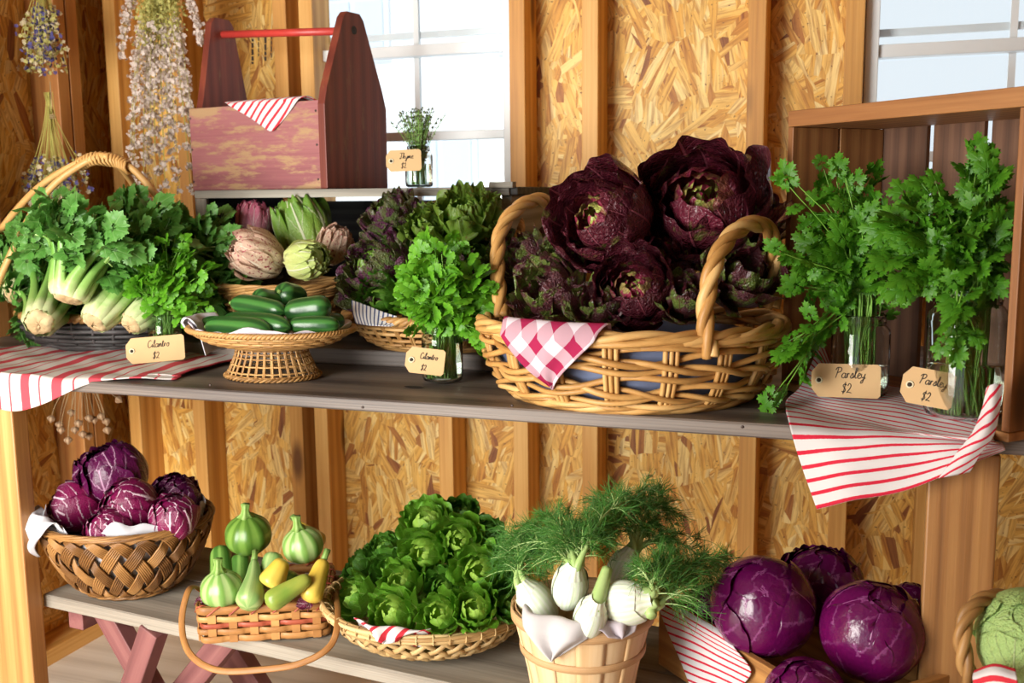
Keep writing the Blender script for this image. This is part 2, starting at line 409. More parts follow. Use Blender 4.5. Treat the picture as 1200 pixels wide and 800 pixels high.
M['mauve'] = mat_cloth('lilac_linen', (.66, .59, .64))
# vegetables
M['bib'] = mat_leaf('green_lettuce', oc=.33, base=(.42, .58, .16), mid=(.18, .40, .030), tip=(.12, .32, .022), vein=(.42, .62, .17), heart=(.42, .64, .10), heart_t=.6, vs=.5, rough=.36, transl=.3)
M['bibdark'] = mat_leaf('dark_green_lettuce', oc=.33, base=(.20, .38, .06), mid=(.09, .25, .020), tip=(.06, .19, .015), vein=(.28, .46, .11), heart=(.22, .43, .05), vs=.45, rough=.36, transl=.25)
M['redlet'] = mat_leaf('red_lettuce', oc=.33, base=(.42, .50, .16), mid=(.17, .018, .038), tip=(.085, .014, .024), vein=(.42, .10, .14), heart=(.46, .60, .11), heart_t=.42, hn=1, inner=((.36, .035, .085), .55), bd=.008, vs=.6, rough=.25, transl=.16, blotch=((.13, .15, .03), 7, .60, .74), tip0=.30, bumpy=.9, bnoise=45, coat=.35)
M['redloose'] = mat_leaf('red_loose_leaf', oc=.33, base=(.22, .26, .07), mid=(.15, .040, .045), tip=(.085, .020, .028), vein=(.28, .09, .09), vs=.4, rough=.28, transl=.2, blotch=((.13, .19, .03), 8, .48, .60), tip0=.3, bumpy=.9, bnoise=45, coat=.35, bd=.008)
M['darklet'] = mat_leaf('dark_mixed_lettuce', oc=.33, base=(.22, .38, .06), mid=(.10, .22, .022), tip=(.085, .085, .030), vein=(.24, .36, .09), heart=(.20, .42, .04), vs=.4, rough=.26, transl=.2, blotch=((.085, .016, .050), 8, .50, .58), bumpy=.9, bd=.007, coat=.3)
M['oaklet'] = mat_leaf('curly_green_lettuce', oc=.33, base=(.26, .40, .07), mid=(.13, .30, .025), tip=(.12, .20, .025), vein=(.28, .42, .11), heart=(.22, .40, .05), vs=.4, rough=.36, transl=.3, blotch=((.12, .06, .02), 10, .60, .74))
M['rad'] = mat_leaf('radicchio', oc=.33, base=(.80, .62, .68), mid=(.28, .008, .085), tip=(.155, .005, .055), vein=(.80, .62, .70), vs=.9, side=4, sw=.32, sk=.8, rough=.30, transl=.10, mid_w=.16, bumpy=.5, tip0=.3, coat=.15)
M['raddark'] = mat_leaf('dark_radicchio', oc=.33, base=(.50, .22, .36), mid=(.14, .007, .065), tip=(.080, .005, .048), vein=(.55, .30, .45), vs=.7, side=4, sw=.3, sk=.8, rough=.26, transl=.08, mid_w=.08, bumpy=.5, tip0=.25, coat=.15)
M['chic'] = mat_leaf('speckled_chicory', oc=.33, base=(.80, .72, .54), mid=(.72, .60, .40), tip=(.58, .38, .28), vein=(.84, .76, .60), vs=.7, side=3, rough=.45, transl=.2, blotch=((.30, .035, .055), 26, .56, .62), mid_w=.16)
M['chicpink'] = mat_leaf('pink_chicory', oc=.33, base=(.80, .66, .64), mid=(.60, .28, .33), tip=(.42, .09, .16), vein=(.80, .62, .62), vs=.9, side=3, rough=.42, transl=.2, mid_w=.09)
M['chicgreen'] = mat_leaf('sugarloaf_chicory', oc=.33, base=(.76, .76, .54), mid=(.26, .40, .07), tip=(.13, .28, .03), vein=(.74, .76, .56), vs=.8, side=3, rough=.40, transl=.2, mid_w=.17)
M['chicpale'] = mat_leaf('pale_chicory', oc=.33, base=(.78, .78, .52), mid=(.62, .66, .26), tip=(.45, .55, .16), vein=(.82, .80, .64), vs=.8, side=3, rough=.45, transl=.2, mid_w=.15)
M['redcab'] = mat_leaf('red_cabbage', oc=.33, base=(.45, .12, .34), mid=(.165, .004, .090), tip=(.095, .003, .058), vein=(.42, .12, .34), vs=.7, side=3, sw=.3, rough=.22, transl=.0, mid_w=.03, bumpy=.3, tip0=.2, coat=.25, bnoise=25)
M['greencab'] = mat_leaf('green_cabbage', oc=.33, base=(.62, .74, .36), mid=(.46, .62, .24), tip=(.38, .56, .18), vein=(.66, .78, .42), vs=.55, side=8, rough=.5, transl=.12, mid_w=.04, bumpy=.9)
M['parsley'] = mat_leaf('parsley_leaf', (.06, .22, .010), (.07, .25, .010), (.11, .33, .018), (.12, .32, .03), vs=.25, rough=.42, transl=.32, bumpy=.3)
M['cilantro'] = mat_leaf('cilantro_leaf', (.085, .29, .012), (.11, .35, .014), (.16, .44, .025), (.16, .40, .05), vs=.25, rough=.42, transl=.35, bumpy=.3)
M['celleaf'] = mat_leaf('celery_leaf', (.09, .26, .04), (.08, .25, .035), (.13, .33, .07), (.24, .42, .15), vs=.4, rough=.42, transl=.25, bumpy=.3)
M['celstalk'] = mat_leaf('celery_stalk', (.62, .68, .36), (.28, .48, .12), (.13, .33, .05), (.36, .54, .20), vs=.3, side=0, rough=.35, transl=.1, mid_w=.0, bumpy=.2, tip0=.25)
M['celroot'] = mat_veg('celery_root', (.62, .50, .28), (.34, .20, .085), .8, bump=.9)
M['stem'] = mat_veg('herb_stem', (.13, .33, .03), (.22, .42, .06), .4)
M['cuke'] = mat_veg('cucumber_skin', (.014, .070, .016), (.045, .16, .032), .28, stripes=6, bump=.2)
M['zuc'] = mat_veg('zucchini_skin', (.05, .14, .02), (.16, .30, .06), .35, stripes=6)
M['zucpale'] = mat_veg('pale_zucchini_skin', (.20, .34, .10), (.34, .46, .17), .35, stripes=5)
M['roundz'] = mat_veg('round_squash_skin', (.15, .28, .045), (.075, .17, .02), .33, stripes=10)
M['roundzpale'] = mat_veg('pale_round_squash_skin', (.36, .50, .19), (.17, .33, .07), .33, stripes=10)
M['yellow'] = mat_veg('yellow_squash_skin', (.58, .38, .035), (.66, .50, .09), .35)
M['yelgreen'] = mat_veg('green_yellow_squash_skin', (.34, .36, .06), (.14, .26, .035), .35)
M['vstem'] = mat_veg('squash_stem', (.15, .28, .05), (.25, .38, .10), .6, stripes=5)
M['bulb'] = mat_veg('fennel_bulb', (.84, .86, .74), (.74, .80, .60), .38, stripes=7, bump=.2, sss=.1)
M['fstalk'] = mat_veg('fennel_stalk', (.28, .46, .12), (.48, .60, .26), .4)
M['frond'] = mat_veg('fennel_frond', (.045, .17, .018), (.085, .27, .03), .5)
M['thyme'] = mat_veg('thyme_leaf', (.07, .09, .035), (.13, .16, .06), .6)
M['dry'] = mat_veg('dried_stem', (.34, .29, .06), (.48, .44, .11), .8)
M['drytan'] = mat_veg('dried_tan_stem', (.36, .24, .12), (.52, .40, .22), .8)
M['petal'] = mat_plain('dried_white_petal', (.74, .64, .58), .8, .15, transl=.3)
M['petalgreen'] = mat_plain('dried_green_petal', (.52, .50, .16), .8, .2, transl=.3)
M['petalcream'] = mat_plain('dried_cream_petal', (.72, .62, .40), .8, .2, transl=.3)
M['petalblue'] = mat_plain('dried_blue_petal', (.10, .09, .30), .8, .3, transl=.3)
M['pod'] = mat_veg('seed_pod', (.30, .17, .09), (.50, .34, .20), .7, stripes=6)

# ------------------------------------------------------------------ the room
def board(mb, a, b, w, t, up=(0, 0, 1)):
    """a beam from a to b, w wide across, t thick along 'up'"""
    a, b = np.asarray(a, float), np.asarray(b, float); d = b - a; L = np.linalg.norm(d); x = d / L
    u = np.asarray(up, float); u = nrm(u - u.dot(x) * x); y = np.cross(u, x)
    mb.box((a + b) / 2, (L, w, t), np.stack([x, y, u], -1))
def quadwall(mb, o, ux, uy, w, h, off=(0, 0)):
    P = np.array([[np.asarray(o) + np.asarray(ux) * x + np.asarray(uy) * y for y in np.linspace(0, h, 2)] for x in np.linspace(0, w, 2)])
    U = np.array([[(off[0] + x, off[1] + y, 0) for y in np.linspace(0, h, 2)] for x in np.linspace(0, w, 2)])
    mb.grid(P, U)

XL, XR, YF, YB, ZC = -2.04, 1.75, -1.5, 2.39, 2.55
YST = 2.30                                              # stud fronts
WIN = [(-1.365, -.815, 1.00, 1.93), (-.035, .53, 1.00, 1.93)]
mb = MB(); nb = 0
xs = [XL - .1] + [v for w in WIN for v in w[:2]] + [XR + .1]
def slab(mb, x0, x1, z0, z1, y0=YB, y1=YB + .012):
    c = ((x0 + x1) / 2, (y0 + y1) / 2, (z0 + z1) / 2); h = ((x1 - x0) / 2, (y1 - y0) / 2, (z1 - z0) / 2)
    k = np.array([[x, y, z] for x in (-1, 1) for y in (-1, 1) for z in (-1, 1)]) * h + c
    u = np.stack([k[:, 0], k[:, 2], k[:, 1]], -1)
    mb.add(k, u, [(0, 1, 3, 2), (4, 6, 7, 5), (0, 4, 5, 1), (2, 3, 7, 6), (0, 2, 6, 4), (1, 5, 7, 3)])
for k in range(0, 5, 2): slab(mb, xs[k], xs[k + 1], 0, ZC)
for (x0, x1, z0, z1) in WIN: slab(mb, x0, x1, 0, z0); slab(mb, x0, x1, z1, ZC)
obj('wall_back', mb, M['osb'], smooth=False, kind='structure')
mb = MB()
k = np.array([[x, y, z] for x in (XL - .012, XL) for y in (-.55, YB + .012) for z in (0, ZC)], float)
mb.add(k, np.stack([k[:, 1] + 7, k[:, 2], k[:, 0]], -1), [(0, 1, 3, 2), (4, 6, 7, 5), (0, 4, 5, 1), (2, 3, 7, 6), (0, 2, 6, 4), (1, 5, 7, 3)])
obj('wall_left', mb, M['osb'], smooth=False, kind='structure')
mb = MB(); mb.box((XR + .006, (YF + YB) / 2, ZC / 2), (.012, YB - YF, ZC)); obj('wall_right_unseen', mb, M['stud'], smooth=False, kind='structure')  # unseen wall, added to keep sky light out on the right
mb = MB(); mb.box((XR / 2 - .1, YF - .006, ZC / 2), (XR + .2, .012, ZC)); mb.box((-1.12, YF - .006, 2.33), (1.84, .012, .44)); obj('wall_front_unseen', mb, M['stud'], smooth=False, kind='structure')  # unseen wall and lintel, added so sky light enters only at the left
mb = MB(); mb.box(((XL + XR) / 2, (YF + YB) / 2, ZC + .01), (XR - XL + .2, YB - YF, .02)); obj('ceiling_unseen', mb, M['ceiling_unseen'], smooth=False, kind='structure')  # unseen, added to stop the open sky filling the room with light
mb = MB(); mb.box(((XL + XR) / 2, (YF + YB) / 2, -.01), (XR - XL + .2, YB - YF + .1, .02), off=(1.3, .35, 2)); obj('floor', mb, M['ply'], smooth=False, kind='structure')

def stud(n, x0, w=.038, z0=.04, z1=ZC, y=YST):
    mb = MB(); mb.box((x0 + w / 2, (y + YB) / 2, (z0 + z1) / 2), (w, YB - y, z1 - z0))
    obj('trim_%d' % n, mb, M['stud'], smooth=False, bevel=.002, kind='structure')
n = 1
for x in (-1.96, -1.745, -1.44, -1.366, -1.013, -.814, -.640, -.272, .530, .80, 1.2):
    zs, ze = .04, ZC
    if x in (-1.013,): ze = 1.0 - .04
    stud(n, x, z0=zs, z1=ze); n += 1
stud(n, -.0740, z0=.04); n += 1
for x in (.105,): stud(n, x, z1=.96); n += 1
for (x0, x1, z0, z1) in WIN:                              # rough sills and headers
    mb = MB(); mb.box(((x0 + x1) / 2, (YST + YB) / 2, z0 - .019), (x1 - x0 + .0, YB - YST, .038)); obj('trim_%d' % n, mb, M['stud'], smooth=False, kind='structure'); n += 1
    mb = MB(); mb.box(((x0 + x1) / 2, (YST + YB) / 2, z1 + .07), (x1 - x0, YB - YST, .14)); obj('trim_%d' % n, mb, M['stud'], smooth=False, kind='structure'); n += 1
mb = MB(); mb.box(((XL + XR) / 2, (YST + YB) / 2, .02), (XR - XL, YB - YST, .04)); obj('baseboard_back', mb, M['stud'], smooth=False, kind='structure')
mb = MB(); mb.box((XL + .045, (YST - .53) / 2, .02), (.09, YST + .53, .04)); obj('baseboard_left', mb, M['stud'], smooth=False, kind='structure')
for y0, ww in ((2.155, .038), (2.112, .038), (1.86, .038), (1.60, .038), (1.20, .038), (.8, .038), (.4, .038), (0, .038), (-.53, .038)):                    # studs of the left wall
    mb = MB(); mb.box((XL + .045, y0 + ww / 2, (.04 + ZC) / 2), (.09, ww, ZC - .04)); obj('trim_%d' % n, mb, M['leftstud'], smooth=False, bevel=.002, kind='structure'); n += 1

def window(idx, x0, x1, z0, z1, rail_z, low_z, mx):
    mb = MB(); y = 2.365; f = .028
    for c, s in ((((x0 + f / 2), y, (z0 + z1) / 2), (f, .06, z1 - z0)), (((x1 - f / 2), y, (z0 + z1) / 2), (f, .06, z1 - z0)),
                 (((x0 + x1) / 2, y, z0 + f / 2), (x1 - x0 - 2 * f, .06, f)), (((x0 + x1) / 2, y, z1 - f / 2), (x1 - x0 - 2 * f, .06, f))):
        mb.box(c, s)
    w = obj('window_%d' % idx, mb, M['white'], smooth=False, bevel=.002, kind='structure')
    mb = MB()
    mb.box(((x0 + x1) / 2, y, rail_z), (x1 - x0 - 2 * f, .035, .027)); mb.box(((x0 + x1) / 2, y, low_z), (x1 - x0 - 2 * f, .03, .022))
    obj('sash_rail', mb, M['white'], w, smooth=False, bevel=.002)
    mb = MB()
    mb.box((mx, y + .02, (z0 + z1) / 2), (.014, .012, z1 - z0 - 2 * f)); mb.box(((x0 + x1) / 2, y + .03, rail_z + .042), (x1 - x0 - 2 * f, .012, .016))
    obj('muntin', mb, M['white'], w, smooth=False)
    mb = MB(); mb.box(((x0 + x1) / 2, y + .018, (z0 + z1) / 2), (x1 - x0 - 2 * f, .003, z1 - z0 - 2 * f)); obj('pane', mb, M['pane'], w, smooth=False)
window(1, *WIN[0], 1.530, 1.325, -1.085)
window(2, *WIN[1], 1.470, 1.25, .252)

# neighbouring building seen through the glass
b = thing('neighbouring_building', 'overexposed pale building seen through the left window', 'building', (-3.2, 7.5, 0))
mb = MB(); mb.box((0, 0, 1.9), (5.0, 1.5, 3.8)); obj('wall', mb, M['cream'], b, smooth=False)
for (x, z) in ((-.35, 2.55), (1.0, 2.55), (-1.7, 2.55), (.3, 1.2)):
    mb = MB(); mb.box((x, -.76, z), (.55, .05, .8)); fr = obj('window_frame', mb, M['white'], b, smooth=False)
    mb = MB()
    for dx in (-.13, .13):
        for dz in (-.19, .19): mb.box((x + dx, -.79, z + dz), (.22, .02, .34))
    obj('pane', mb, M['bluepane'], fr, smooth=False)
mb = MB(); mb.box((0, 8, -.03), (30, 11, .04)); obj('trim_40', mb, M['cream'], smooth=False, kind='structure')  # pale outdoor ground slab, sharing the siding material

# ------------------------------------------------------------------ shelf, posts, bench
def plank(mb, x0, x1, y0, y1, z0, z1, nseg=60, sag=None, c=0):
    xs_ = np.linspace(x0, x1, nseg); wob = sag(xs_) if sag else np.zeros(nseg)
    ch = .0025
    sec = np.array([[y0 + ch, z1], [y0, z1 - ch], [y0, z0 + ch], [y0 + ch, z0], [y1, z0], [y1, z1]])
    P = np.zeros((nseg, 6, 3)); P[..., 0] = xs_[:, None]; P[..., 1] = sec[None, :, 0]; P[..., 2] = sec[None, :, 1] + wob[:, None]
    off = rng.random(3) * 5
    U = np.stack([P[..., 0], P[..., 1] * 1.0 + P[..., 2] * .7, P[..., 2] * 2.0], -1) + off
    mb.grid(P, U, close_v=True)
    for k in (0, nseg - 1):
        mb.add(P[k], U[k], [(0, 1, 2, 5), (2, 3, 4, 5)])
t = thing('display_shelf', 'long weathered grey board shelf holding the upper row of produce', 'shelf', (0, 0, 0))
mb = MB(); plank(mb, -2.02, .62, 1.45, 1.735, ZS - .021, ZS); obj('front_plank', mb, M['shelf'], t, smooth=False)
mb = MB(); plank(mb, -2.02, .62, 1.739, 2.02, ZS - .021, ZS); obj('middle_plank', mb, M['shelf'], t, smooth=False)
mb = MB(); plank(mb, -2.02, .62, 2.024, 2.285, ZS - .021, ZS); obj('back_plank', mb, M['shelf'], t, smooth=False)
for x in (-1.52, .10):
    mb = MB(); mb.box((x, 1.95, ZS - .041), (.038, .65, .038)); obj('crosspiece', mb, M['post'], t, smooth=False)
kn = onZ(485, 454, ZS)
mb = MB(); mb.lathe([(.0001, 0), (.014, 0.0005), (.017, .001), (.018, .0012)], 24, (kn[0], kn[1], ZS + .0002), ky=.45); obj('knot_hole', mb, M['hole'], t)
for px, py in ((425, 477), (600, 475), (870, 500), (246, 451)):
    p = onY(px, py, 1.4495); mb = MB(); mb.tube([p + [0, .001, 0], p - [0, .0006, 0]], .0022, 8); obj('nail_head', mb, M['nail'], t)
mb = MB(); mb.box((-.95, 1.87, ZS + .0165), (1.05, .27, .031))
ledge = obj('raised_board', mb, M['shelf'], smooth=False, bevel=.003, label='dark weathered board lying on the shelf under the middle baskets', cat='board')
ZL = ZS + .032
for x0, x1, lab in ((-1.592, -1.503, 'bright pine shelf post at the left edge'), (.080, .168, 'wide shade-toned pine shelf post on the right by the cabbages')):
    mb = MB(); mb.box(((x0 + x1) / 2, 1.469, (ZS - .022) / 2), (x1 - x0, .038, ZS - .023)); obj('shelf_post', mb, M['post' if x0 < -1 else 'shadedpost'], smooth=False, bevel=.003, label=lab, cat='post', group='posts carrying the shelf')
for x0, lab in ((-1.592, 'hidden rear post of the shelf at the left'), ):
    pass

ba = math.atan2(-.08, .791)
t = thing('bench', 'low grey weathered bench on crossed red legs holding the lower row', 'bench', (-1.513, 1.5, 0), ba)
mb = MB(); plank(mb, 0, 1.565, 0, .168, ZB - .026, ZB); obj('front_plank', mb, M['bench'], t, smooth=False)
mb = MB(); plank(mb, 0, 1.565, .173, .34, ZB - .026, ZB); obj('back_plank', mb, M['bench'], t, smooth=False)
def legset(x):
    z1 = ZB - .026
    mb = MB(); board(mb, (x, .02, z1 - .022), (x, .32, z1 - .022), .038, .043); obj('cross_cleat', mb, M['redleg'], t, smooth=False, bevel=.002)
    for (xa, xb, yy, lab) in ((x + .05, x + .33, .05, 0), (x + .215, x + .03, .012, 0)):
        mb = MB(); board(mb, (xa, yy, z1), (xb, yy, .0), .034, .044, up=(1, 0, 0)); obj('leg', mb, M['redleg'], t, smooth=False, bevel=.002)
    mb = MB(); board(mb, (x + .02, .28, z1), (x + .34, .28, .0), .034, .062, up=(1, 0, 0)); obj('leg', mb, M['redleg'], t, smooth=False, bevel=.002)
    mb = MB(); board(mb, (x + .34, .10, z1 - .004), (x + .12, .11, .14), .034, .05, up=(1, 0, 0)); obj('brace', mb, M['redleg'], t, smooth=False, bevel=.002)
legset(.06); legset(1.1)


# ------------------------------------------------------------------ generators
def leafball(R=1.0, n=24, amax=(2.7, 2.0), w=(.75, 1.1), a0=.25, flare=.0, ruf=(.02, .08), rk=9, sz=1.0, seed=0, tilt=.10, res=(13, 15), sq=1.0, core=None, tuck=0.0, start=.04):
    g = np.random.default_rng(seed); mb = MB(); nu, nv = res
    if core:
        th = np.linspace(0.01, pi - .01, 16); prof = np.stack([np.sin(th) * R * core, -np.cos(th) * R * core * sz], -1)
        mb.lathe(prof, 24, z=.3)
    u = np.linspace(-1, 1, nu)[:, None]; v = np.linspace(start, 1, nv)[None]
    for i in range(n):
        t = (i + .5) / n; phi = i * 2.39996 + g.normal() * .15
        Rl = R * (a0 + (1 - a0) * t ** .8) * (1 + g.normal() * .02)
        am = (amax[0] + (amax[1] - amax[0]) * t) * (1 + g.normal() * .04)
        ww = (w[0] + (w[1] - w[0]) * t) * (1 + g.normal() * .08)
        a = v * am
        wp = v ** .6 * (1 - .42 * v ** 8)
        au = np.abs(u)
        a2 = a - .24 * ww * (au ** 3) * v ** 2                       # rounded tip line
        sa = np.maximum(np.sin(a2), .30)
        ph = phi + u * ww * wp / sa * (.9)
        edge = np.maximum(au ** 3, np.clip((v - .55) / .45, 0, 1) ** 2 * np.ones_like(u))
        rf = (ruf[0] + (ruf[1] - ruf[0]) * t)
        k1, k2, p1, p2 = rk * (1 + g.normal() * .15), rk * 1.9, g.random() * 6.28, g.random() * 6.28
        wv = np.sin(k1 * (u * 1.0 + v * .7 * np.tanh(u * 3)) + p1) + .55 * np.sin(k2 * (v - u * .4) + p2)
        cre = .25 * np.sin(u * 11 + v * 7 + p2) * np.sin(v * 13 + p1)
        rad = Rl * (1 + tilt * u * v + rf * edge * wv + rf * .35 * cre + flare * t * np.clip(v - .45, 0, 1) ** 2 * 3.2 - .05 * np.exp(-(u / .12) ** 2) * v * (1 - v) * 2)
        dz = Rl * flare * t * np.clip(v - .6, 0, 1) ** 2 * .6
        x = rad * np.sin(a2) * np.cos(ph); y = rad * np.sin(a2) * np.sin(ph) * sq; z = -rad * np.cos(a2) * sz - dz
        P = np.stack([x, y, z], -1); U = np.stack(np.broadcast_arrays(u, v, t + g.random() * .05), -1)
        mb.grid(P, U)
    return mb
HEADS = {}
def heads(kind, mat, nvar, **kw):
    HEADS[kind] = [leafball(seed=100 * len(HEADS) + k + 3, **kw).mesh(kind, M[mat]) for k in range(nvar)]
heads('bib', 'bib', 4, n=19, amax=(2.8, 1.75), w=(.85, 1.15), a0=.24, flare=.22, ruf=(.05, .10), rk=4.5)
heads('bibdark', 'bibdark', 2, n=19, amax=(2.75, 1.7), w=(.85, 1.15), a0=.24, flare=.25, ruf=(.05, .10), rk=4.5)
heads('redlet', 'redlet', 3, n=28, amax=(2.85, 1.85), w=(.95, 1.30), a0=.14, flare=.12, ruf=(.09, .055), rk=3.6, res=(19, 17))
heads('redloose', 'redloose', 4, n=14, amax=(2.6, 1.6), w=(1.0, 1.3), a0=.35, flare=.28, ruf=(.09, .09), rk=3.8, res=(19, 17))
heads('darklet', 'darklet', 3, n=22, amax=(2.75, 1.65), w=(.90, 1.20), a0=.25, flare=.22, ruf=(.08, .12), rk=5, res=(19, 17))
heads('oaklet', 'oaklet', 2, n=22, amax=(2.75, 1.65), w=(.90, 1.15), a0=.25, flare=.22, ruf=(.09, .13), rk=7.5, res=(23, 19))
heads('rad', 'rad', 3, n=15, amax=(2.95, 2.3), w=(.9, 1.15), a0=.80, flare=.02, ruf=(.02, .055), rk=5, tilt=.07, core=.78)
heads('raddark', 'raddark', 2, n=15, amax=(2.95, 2.3), w=(.9, 1.1), a0=.80, flare=.05, ruf=(.02, .07), rk=5, tilt=.07, core=.78)
heads('redcab', 'redcab', 3, n=11, amax=(2.95, 2.5), w=(1.15, 1.35), a0=.92, flare=0, ruf=(.006, .02), rk=5, tilt=.03, core=.92, res=(17, 19))
heads('redcabloose', 'redcab', 1, n=15, amax=(2.9, 2.1), w=(1.1, 1.2), a0=.9, flare=.10, ruf=(.01, .04), rk=7, tilt=.04, core=.88, res=(17, 19))
heads('greencab', 'greencab', 1, n=12, amax=(2.95, 2.7), w=(1.1, 1.3), a0=.93, flare=0, ruf=(.008, .02), rk=6, tilt=.03, core=.92, res=(17, 19))
for k, m_ in (('chic', 'chic'), ('chicpink', 'chicpink'), ('chicgreen', 'chicgreen'), ('chicpale', 'chicpale')):
    heads(k, m_, 1, n=20, amax=(2.9, 2.2), w=(.62, .85), a0=.72, flare=.06, ruf=(.04, .085), rk=6, tilt=.09, core=.7, sz=1.3)
heads('sprout', 'rad', 1, n=6, amax=(2.2, 1.4), w=(.8, .9), a0=.6, flare=.4, ruf=(.04, .12), rk=6)
def head(kind, px, py, Y, rpx, axis, name, cat, label, group=None, var=0, spin=None, squash=None):
    p = onY(px, py, Y); zc = -(RW.T @ (p - CAM))[2]; s_ = rpx * zc / F
    o = bpy.data.objects.new(name, HEADS[kind][var % len(HEADS[kind])]); COL.objects.link(o)
    R = frame(axis, rng.random() * 6.28 if spin is None else spin)
    if squash is not None: R = R * np.array(squash)[None]
    setrot(o, R, p, s_); return props(o, label, cat, group)
def heightshape(prof): return np.asarray(prof, float)
class Basket:
    """round or oval basket: prof = [(r,z)...] from base to rim in local coordinates"""
    def __init__(s, prof, ky=1.0, p=2.0):
        s.pr = spline(np.asarray(prof, float), 60); s.ky = ky; s.p = p; s.h = np.linspace(0, 1, 60)
    def rz(s, h): return np.interp(h, s.h, s.pr[:, 0]), np.interp(h, s.h, s.pr[:, 1])
    def pt(s, th, h, off=0.0):
        r, z = s.rz(h); r = r + off
        c, n = np.cos(th), np.sin(th); e = 2 / s.p
        return np.stack(np.broadcast_arrays(r * np.sign(c) * np.abs(c) ** e, r * s.ky * np.sign(n) * np.abs(n) ** e, z), -1)
    def base(s, mb, n=48):
        r0, z0 = s.rz(0.0); th = np.linspace(0, 2 * pi, n, endpoint=False)
        for k in np.linspace(.05, 1, 9):
            pts = np.stack([r0 * k * np.cos(th), r0 * k * s.ky * np.sin(th), np.full(n, z0)], -1)
            mb.tube(pts, r0 * .062, 5, closed=True)
    def stakes(s, mb, n, r, ply=1, h0=0.0, h1=1.0, off=0.0, dth=.02):
        for i in range(n):
            for k in range(ply):
                th = 2 * pi * i / n + (k - (ply - 1) / 2) * dth
                mb.tube(s.pt(th, np.linspace(h0, h1, 14), off), r, 5)
    def weave(s, mb, n, rows, r, amp, h0=.0, h1=1.0, ply=1, jit=0.0, pts_per=5, flat=1.0, plygap=1.9):
        N = n * pts_per
        for j in range(rows):
            h = h0 + (h1 - h0) * (j + .5) / rows
            for k in range(ply):
                th = np.linspace(0, 2 * pi, N, endpoint=False)
                hh = h + (k - (ply - 1) / 2) * r * plygap / max(1e-6, s.rz(1)[1] - s.rz(0)[1])
                hh = hh + jit * np.sin(th * 3 + j * 1.7 + k) * .5 + jit * .5 * np.sin(th * 7 + j * 2.9)
                off = amp * np.cos(th * n / 2 + pi * j)
                P = s.pt(th, np.clip(hh, 0, 1), off)
                mb.tube(P, r * (1 + rng.normal() * .06), 6, closed=True, flat=flat, flatdir=None)
    def twill(s, mb, n, ply, r, amp, turn, h0=0.0, h1=1.0, gap=2.0, seg=46):
        for sg in (1, -1):
            for k in range(n):
                for q in range(ply):
                    h = np.linspace(h0, h1, seg)
                    rm = s.rz(.7)[0]; th = 2 * pi * k / n + sg * turn * h + (q - (ply - 1) / 2) * r * gap / rm
                    kk = k; other = (th + sg * turn * h) * n / (2 * pi)
                    off = sg * amp * np.cos(pi * other / 1.0 + pi * k) if sg == 1 else -amp * np.cos(pi * (th - turn * h) * n / (2 * pi) * 1.0 + pi * k) * 1.0
                    if sg == 1: off = amp * np.cos(pi * other + pi * k)
                    mb.tube(s.pt(th, h, np.clip(off * 1.6, -amp, amp)), r, 5, caps=False, seed=(k * .37 + sg) % 1)
    def rim(s, mb, R, r, strands=3, pitch=.05, h=1.0, dz=0.0, off=0.0):
        P = s.pt(np.linspace(0, 2 * pi, 240, endpoint=False), h, off); per = 2 * pi * s.rz(h)[0]
        tw = max(2, round(per / pitch)); a = np.linspace(0, 2 * pi, 240, endpoint=False)
        T = nrm(np.roll(P, -1, 0) - np.roll(P, 1, 0)); N = np.array([0, 0, 1.0]); B = np.cross(T, N)
        for k in range(strands):
            an = a * tw + 2 * pi * k / strands
            Q = P + B * (R * np.cos(an))[:, None] + N * (R * np.sin(an) * .8 + dz)[:, None]
            mb.tube(Q, r, 6, closed=True)
    def lashing(s, mb, n, R, r, h=1.0):
        for i in range(n):
            th = 2 * pi * i / n; c = s.pt(th, h); rad = np.array([cos(th), sin(th), 0])
            an = np.linspace(0, 2 * pi, 12, endpoint=False); tang = np.array([-sin(th), cos(th), 0])
            Q = c + rad * (R * np.cos(an))[:, None] + np.array([0, 0, 1.0]) * (R * np.sin(an))[:, None]
            mb.tube(Q, r, 5, closed=True)
def twist(mb, path, R, r, k=3, pitch=.09, n=120):
    P = spline(path, n); T = nrm(np.gradient(P, axis=0)); L = np.concatenate([[0], np.cumsum(np.linalg.norm(np.diff(P, axis=0), axis=1))])
    N = np.zeros_like(P); a = np.array([0, 1.0, 0.2]); N[0] = nrm(a - a.dot(T[0]) * T[0])
    for i in range(1, n): N[i] = nrm(N[i - 1] - N[i - 1].dot(T[i]) * T[i])
    B = np.cross(T, N)
    for j in range(k):
        an = L / pitch * 2 * pi + 2 * pi * j / k
        mb.tube(P + N * (R * np.cos(an))[:, None] + B * (R * np.sin(an))[:, None], r, 8)
def liner(bk, h0, h1, off, wave, mat_, nth=120, fold=0, seed=0):
    """cloth pressed against a basket's inner wall, its top edge wavy"""
    g = np.random.default_rng(seed); th = np.linspace(0, 2 * pi, nth, endpoint=False); mb = MB()
    top = wave * (np.sin(th * 4 + g.random() * 6) + .6 * np.sin(th * 9 + g.random() * 6) + .4 * np.sin(th * 17 + 1))
    rows = []
    for k, h in enumerate(np.linspace(h0, 1, 8)):
        rows.append(bk.pt(th, h * np.ones(nth) * h1 if h1 < 1 else h, off + .004 * np.sin(th * 11 + k) * (k > 3)))
    P = np.stack(rows)
    for j in (6, 7): P[j, :, 2] += (top + wave) * (.4 if j == 6 else 1)
    L = np.linspace(0, 1, 8)[:, None] * .12
    U = np.stack(np.broadcast_arrays(th[None] * bk.rz(1)[0], L, 0.0), -1)
    mb.grid(P, U, close_v=True)
    r0, z0 = bk.rz(h0); mb.lathe([(.001, z0), (r0 + off, z0)], nth, ky=bk.ky)
    return mb
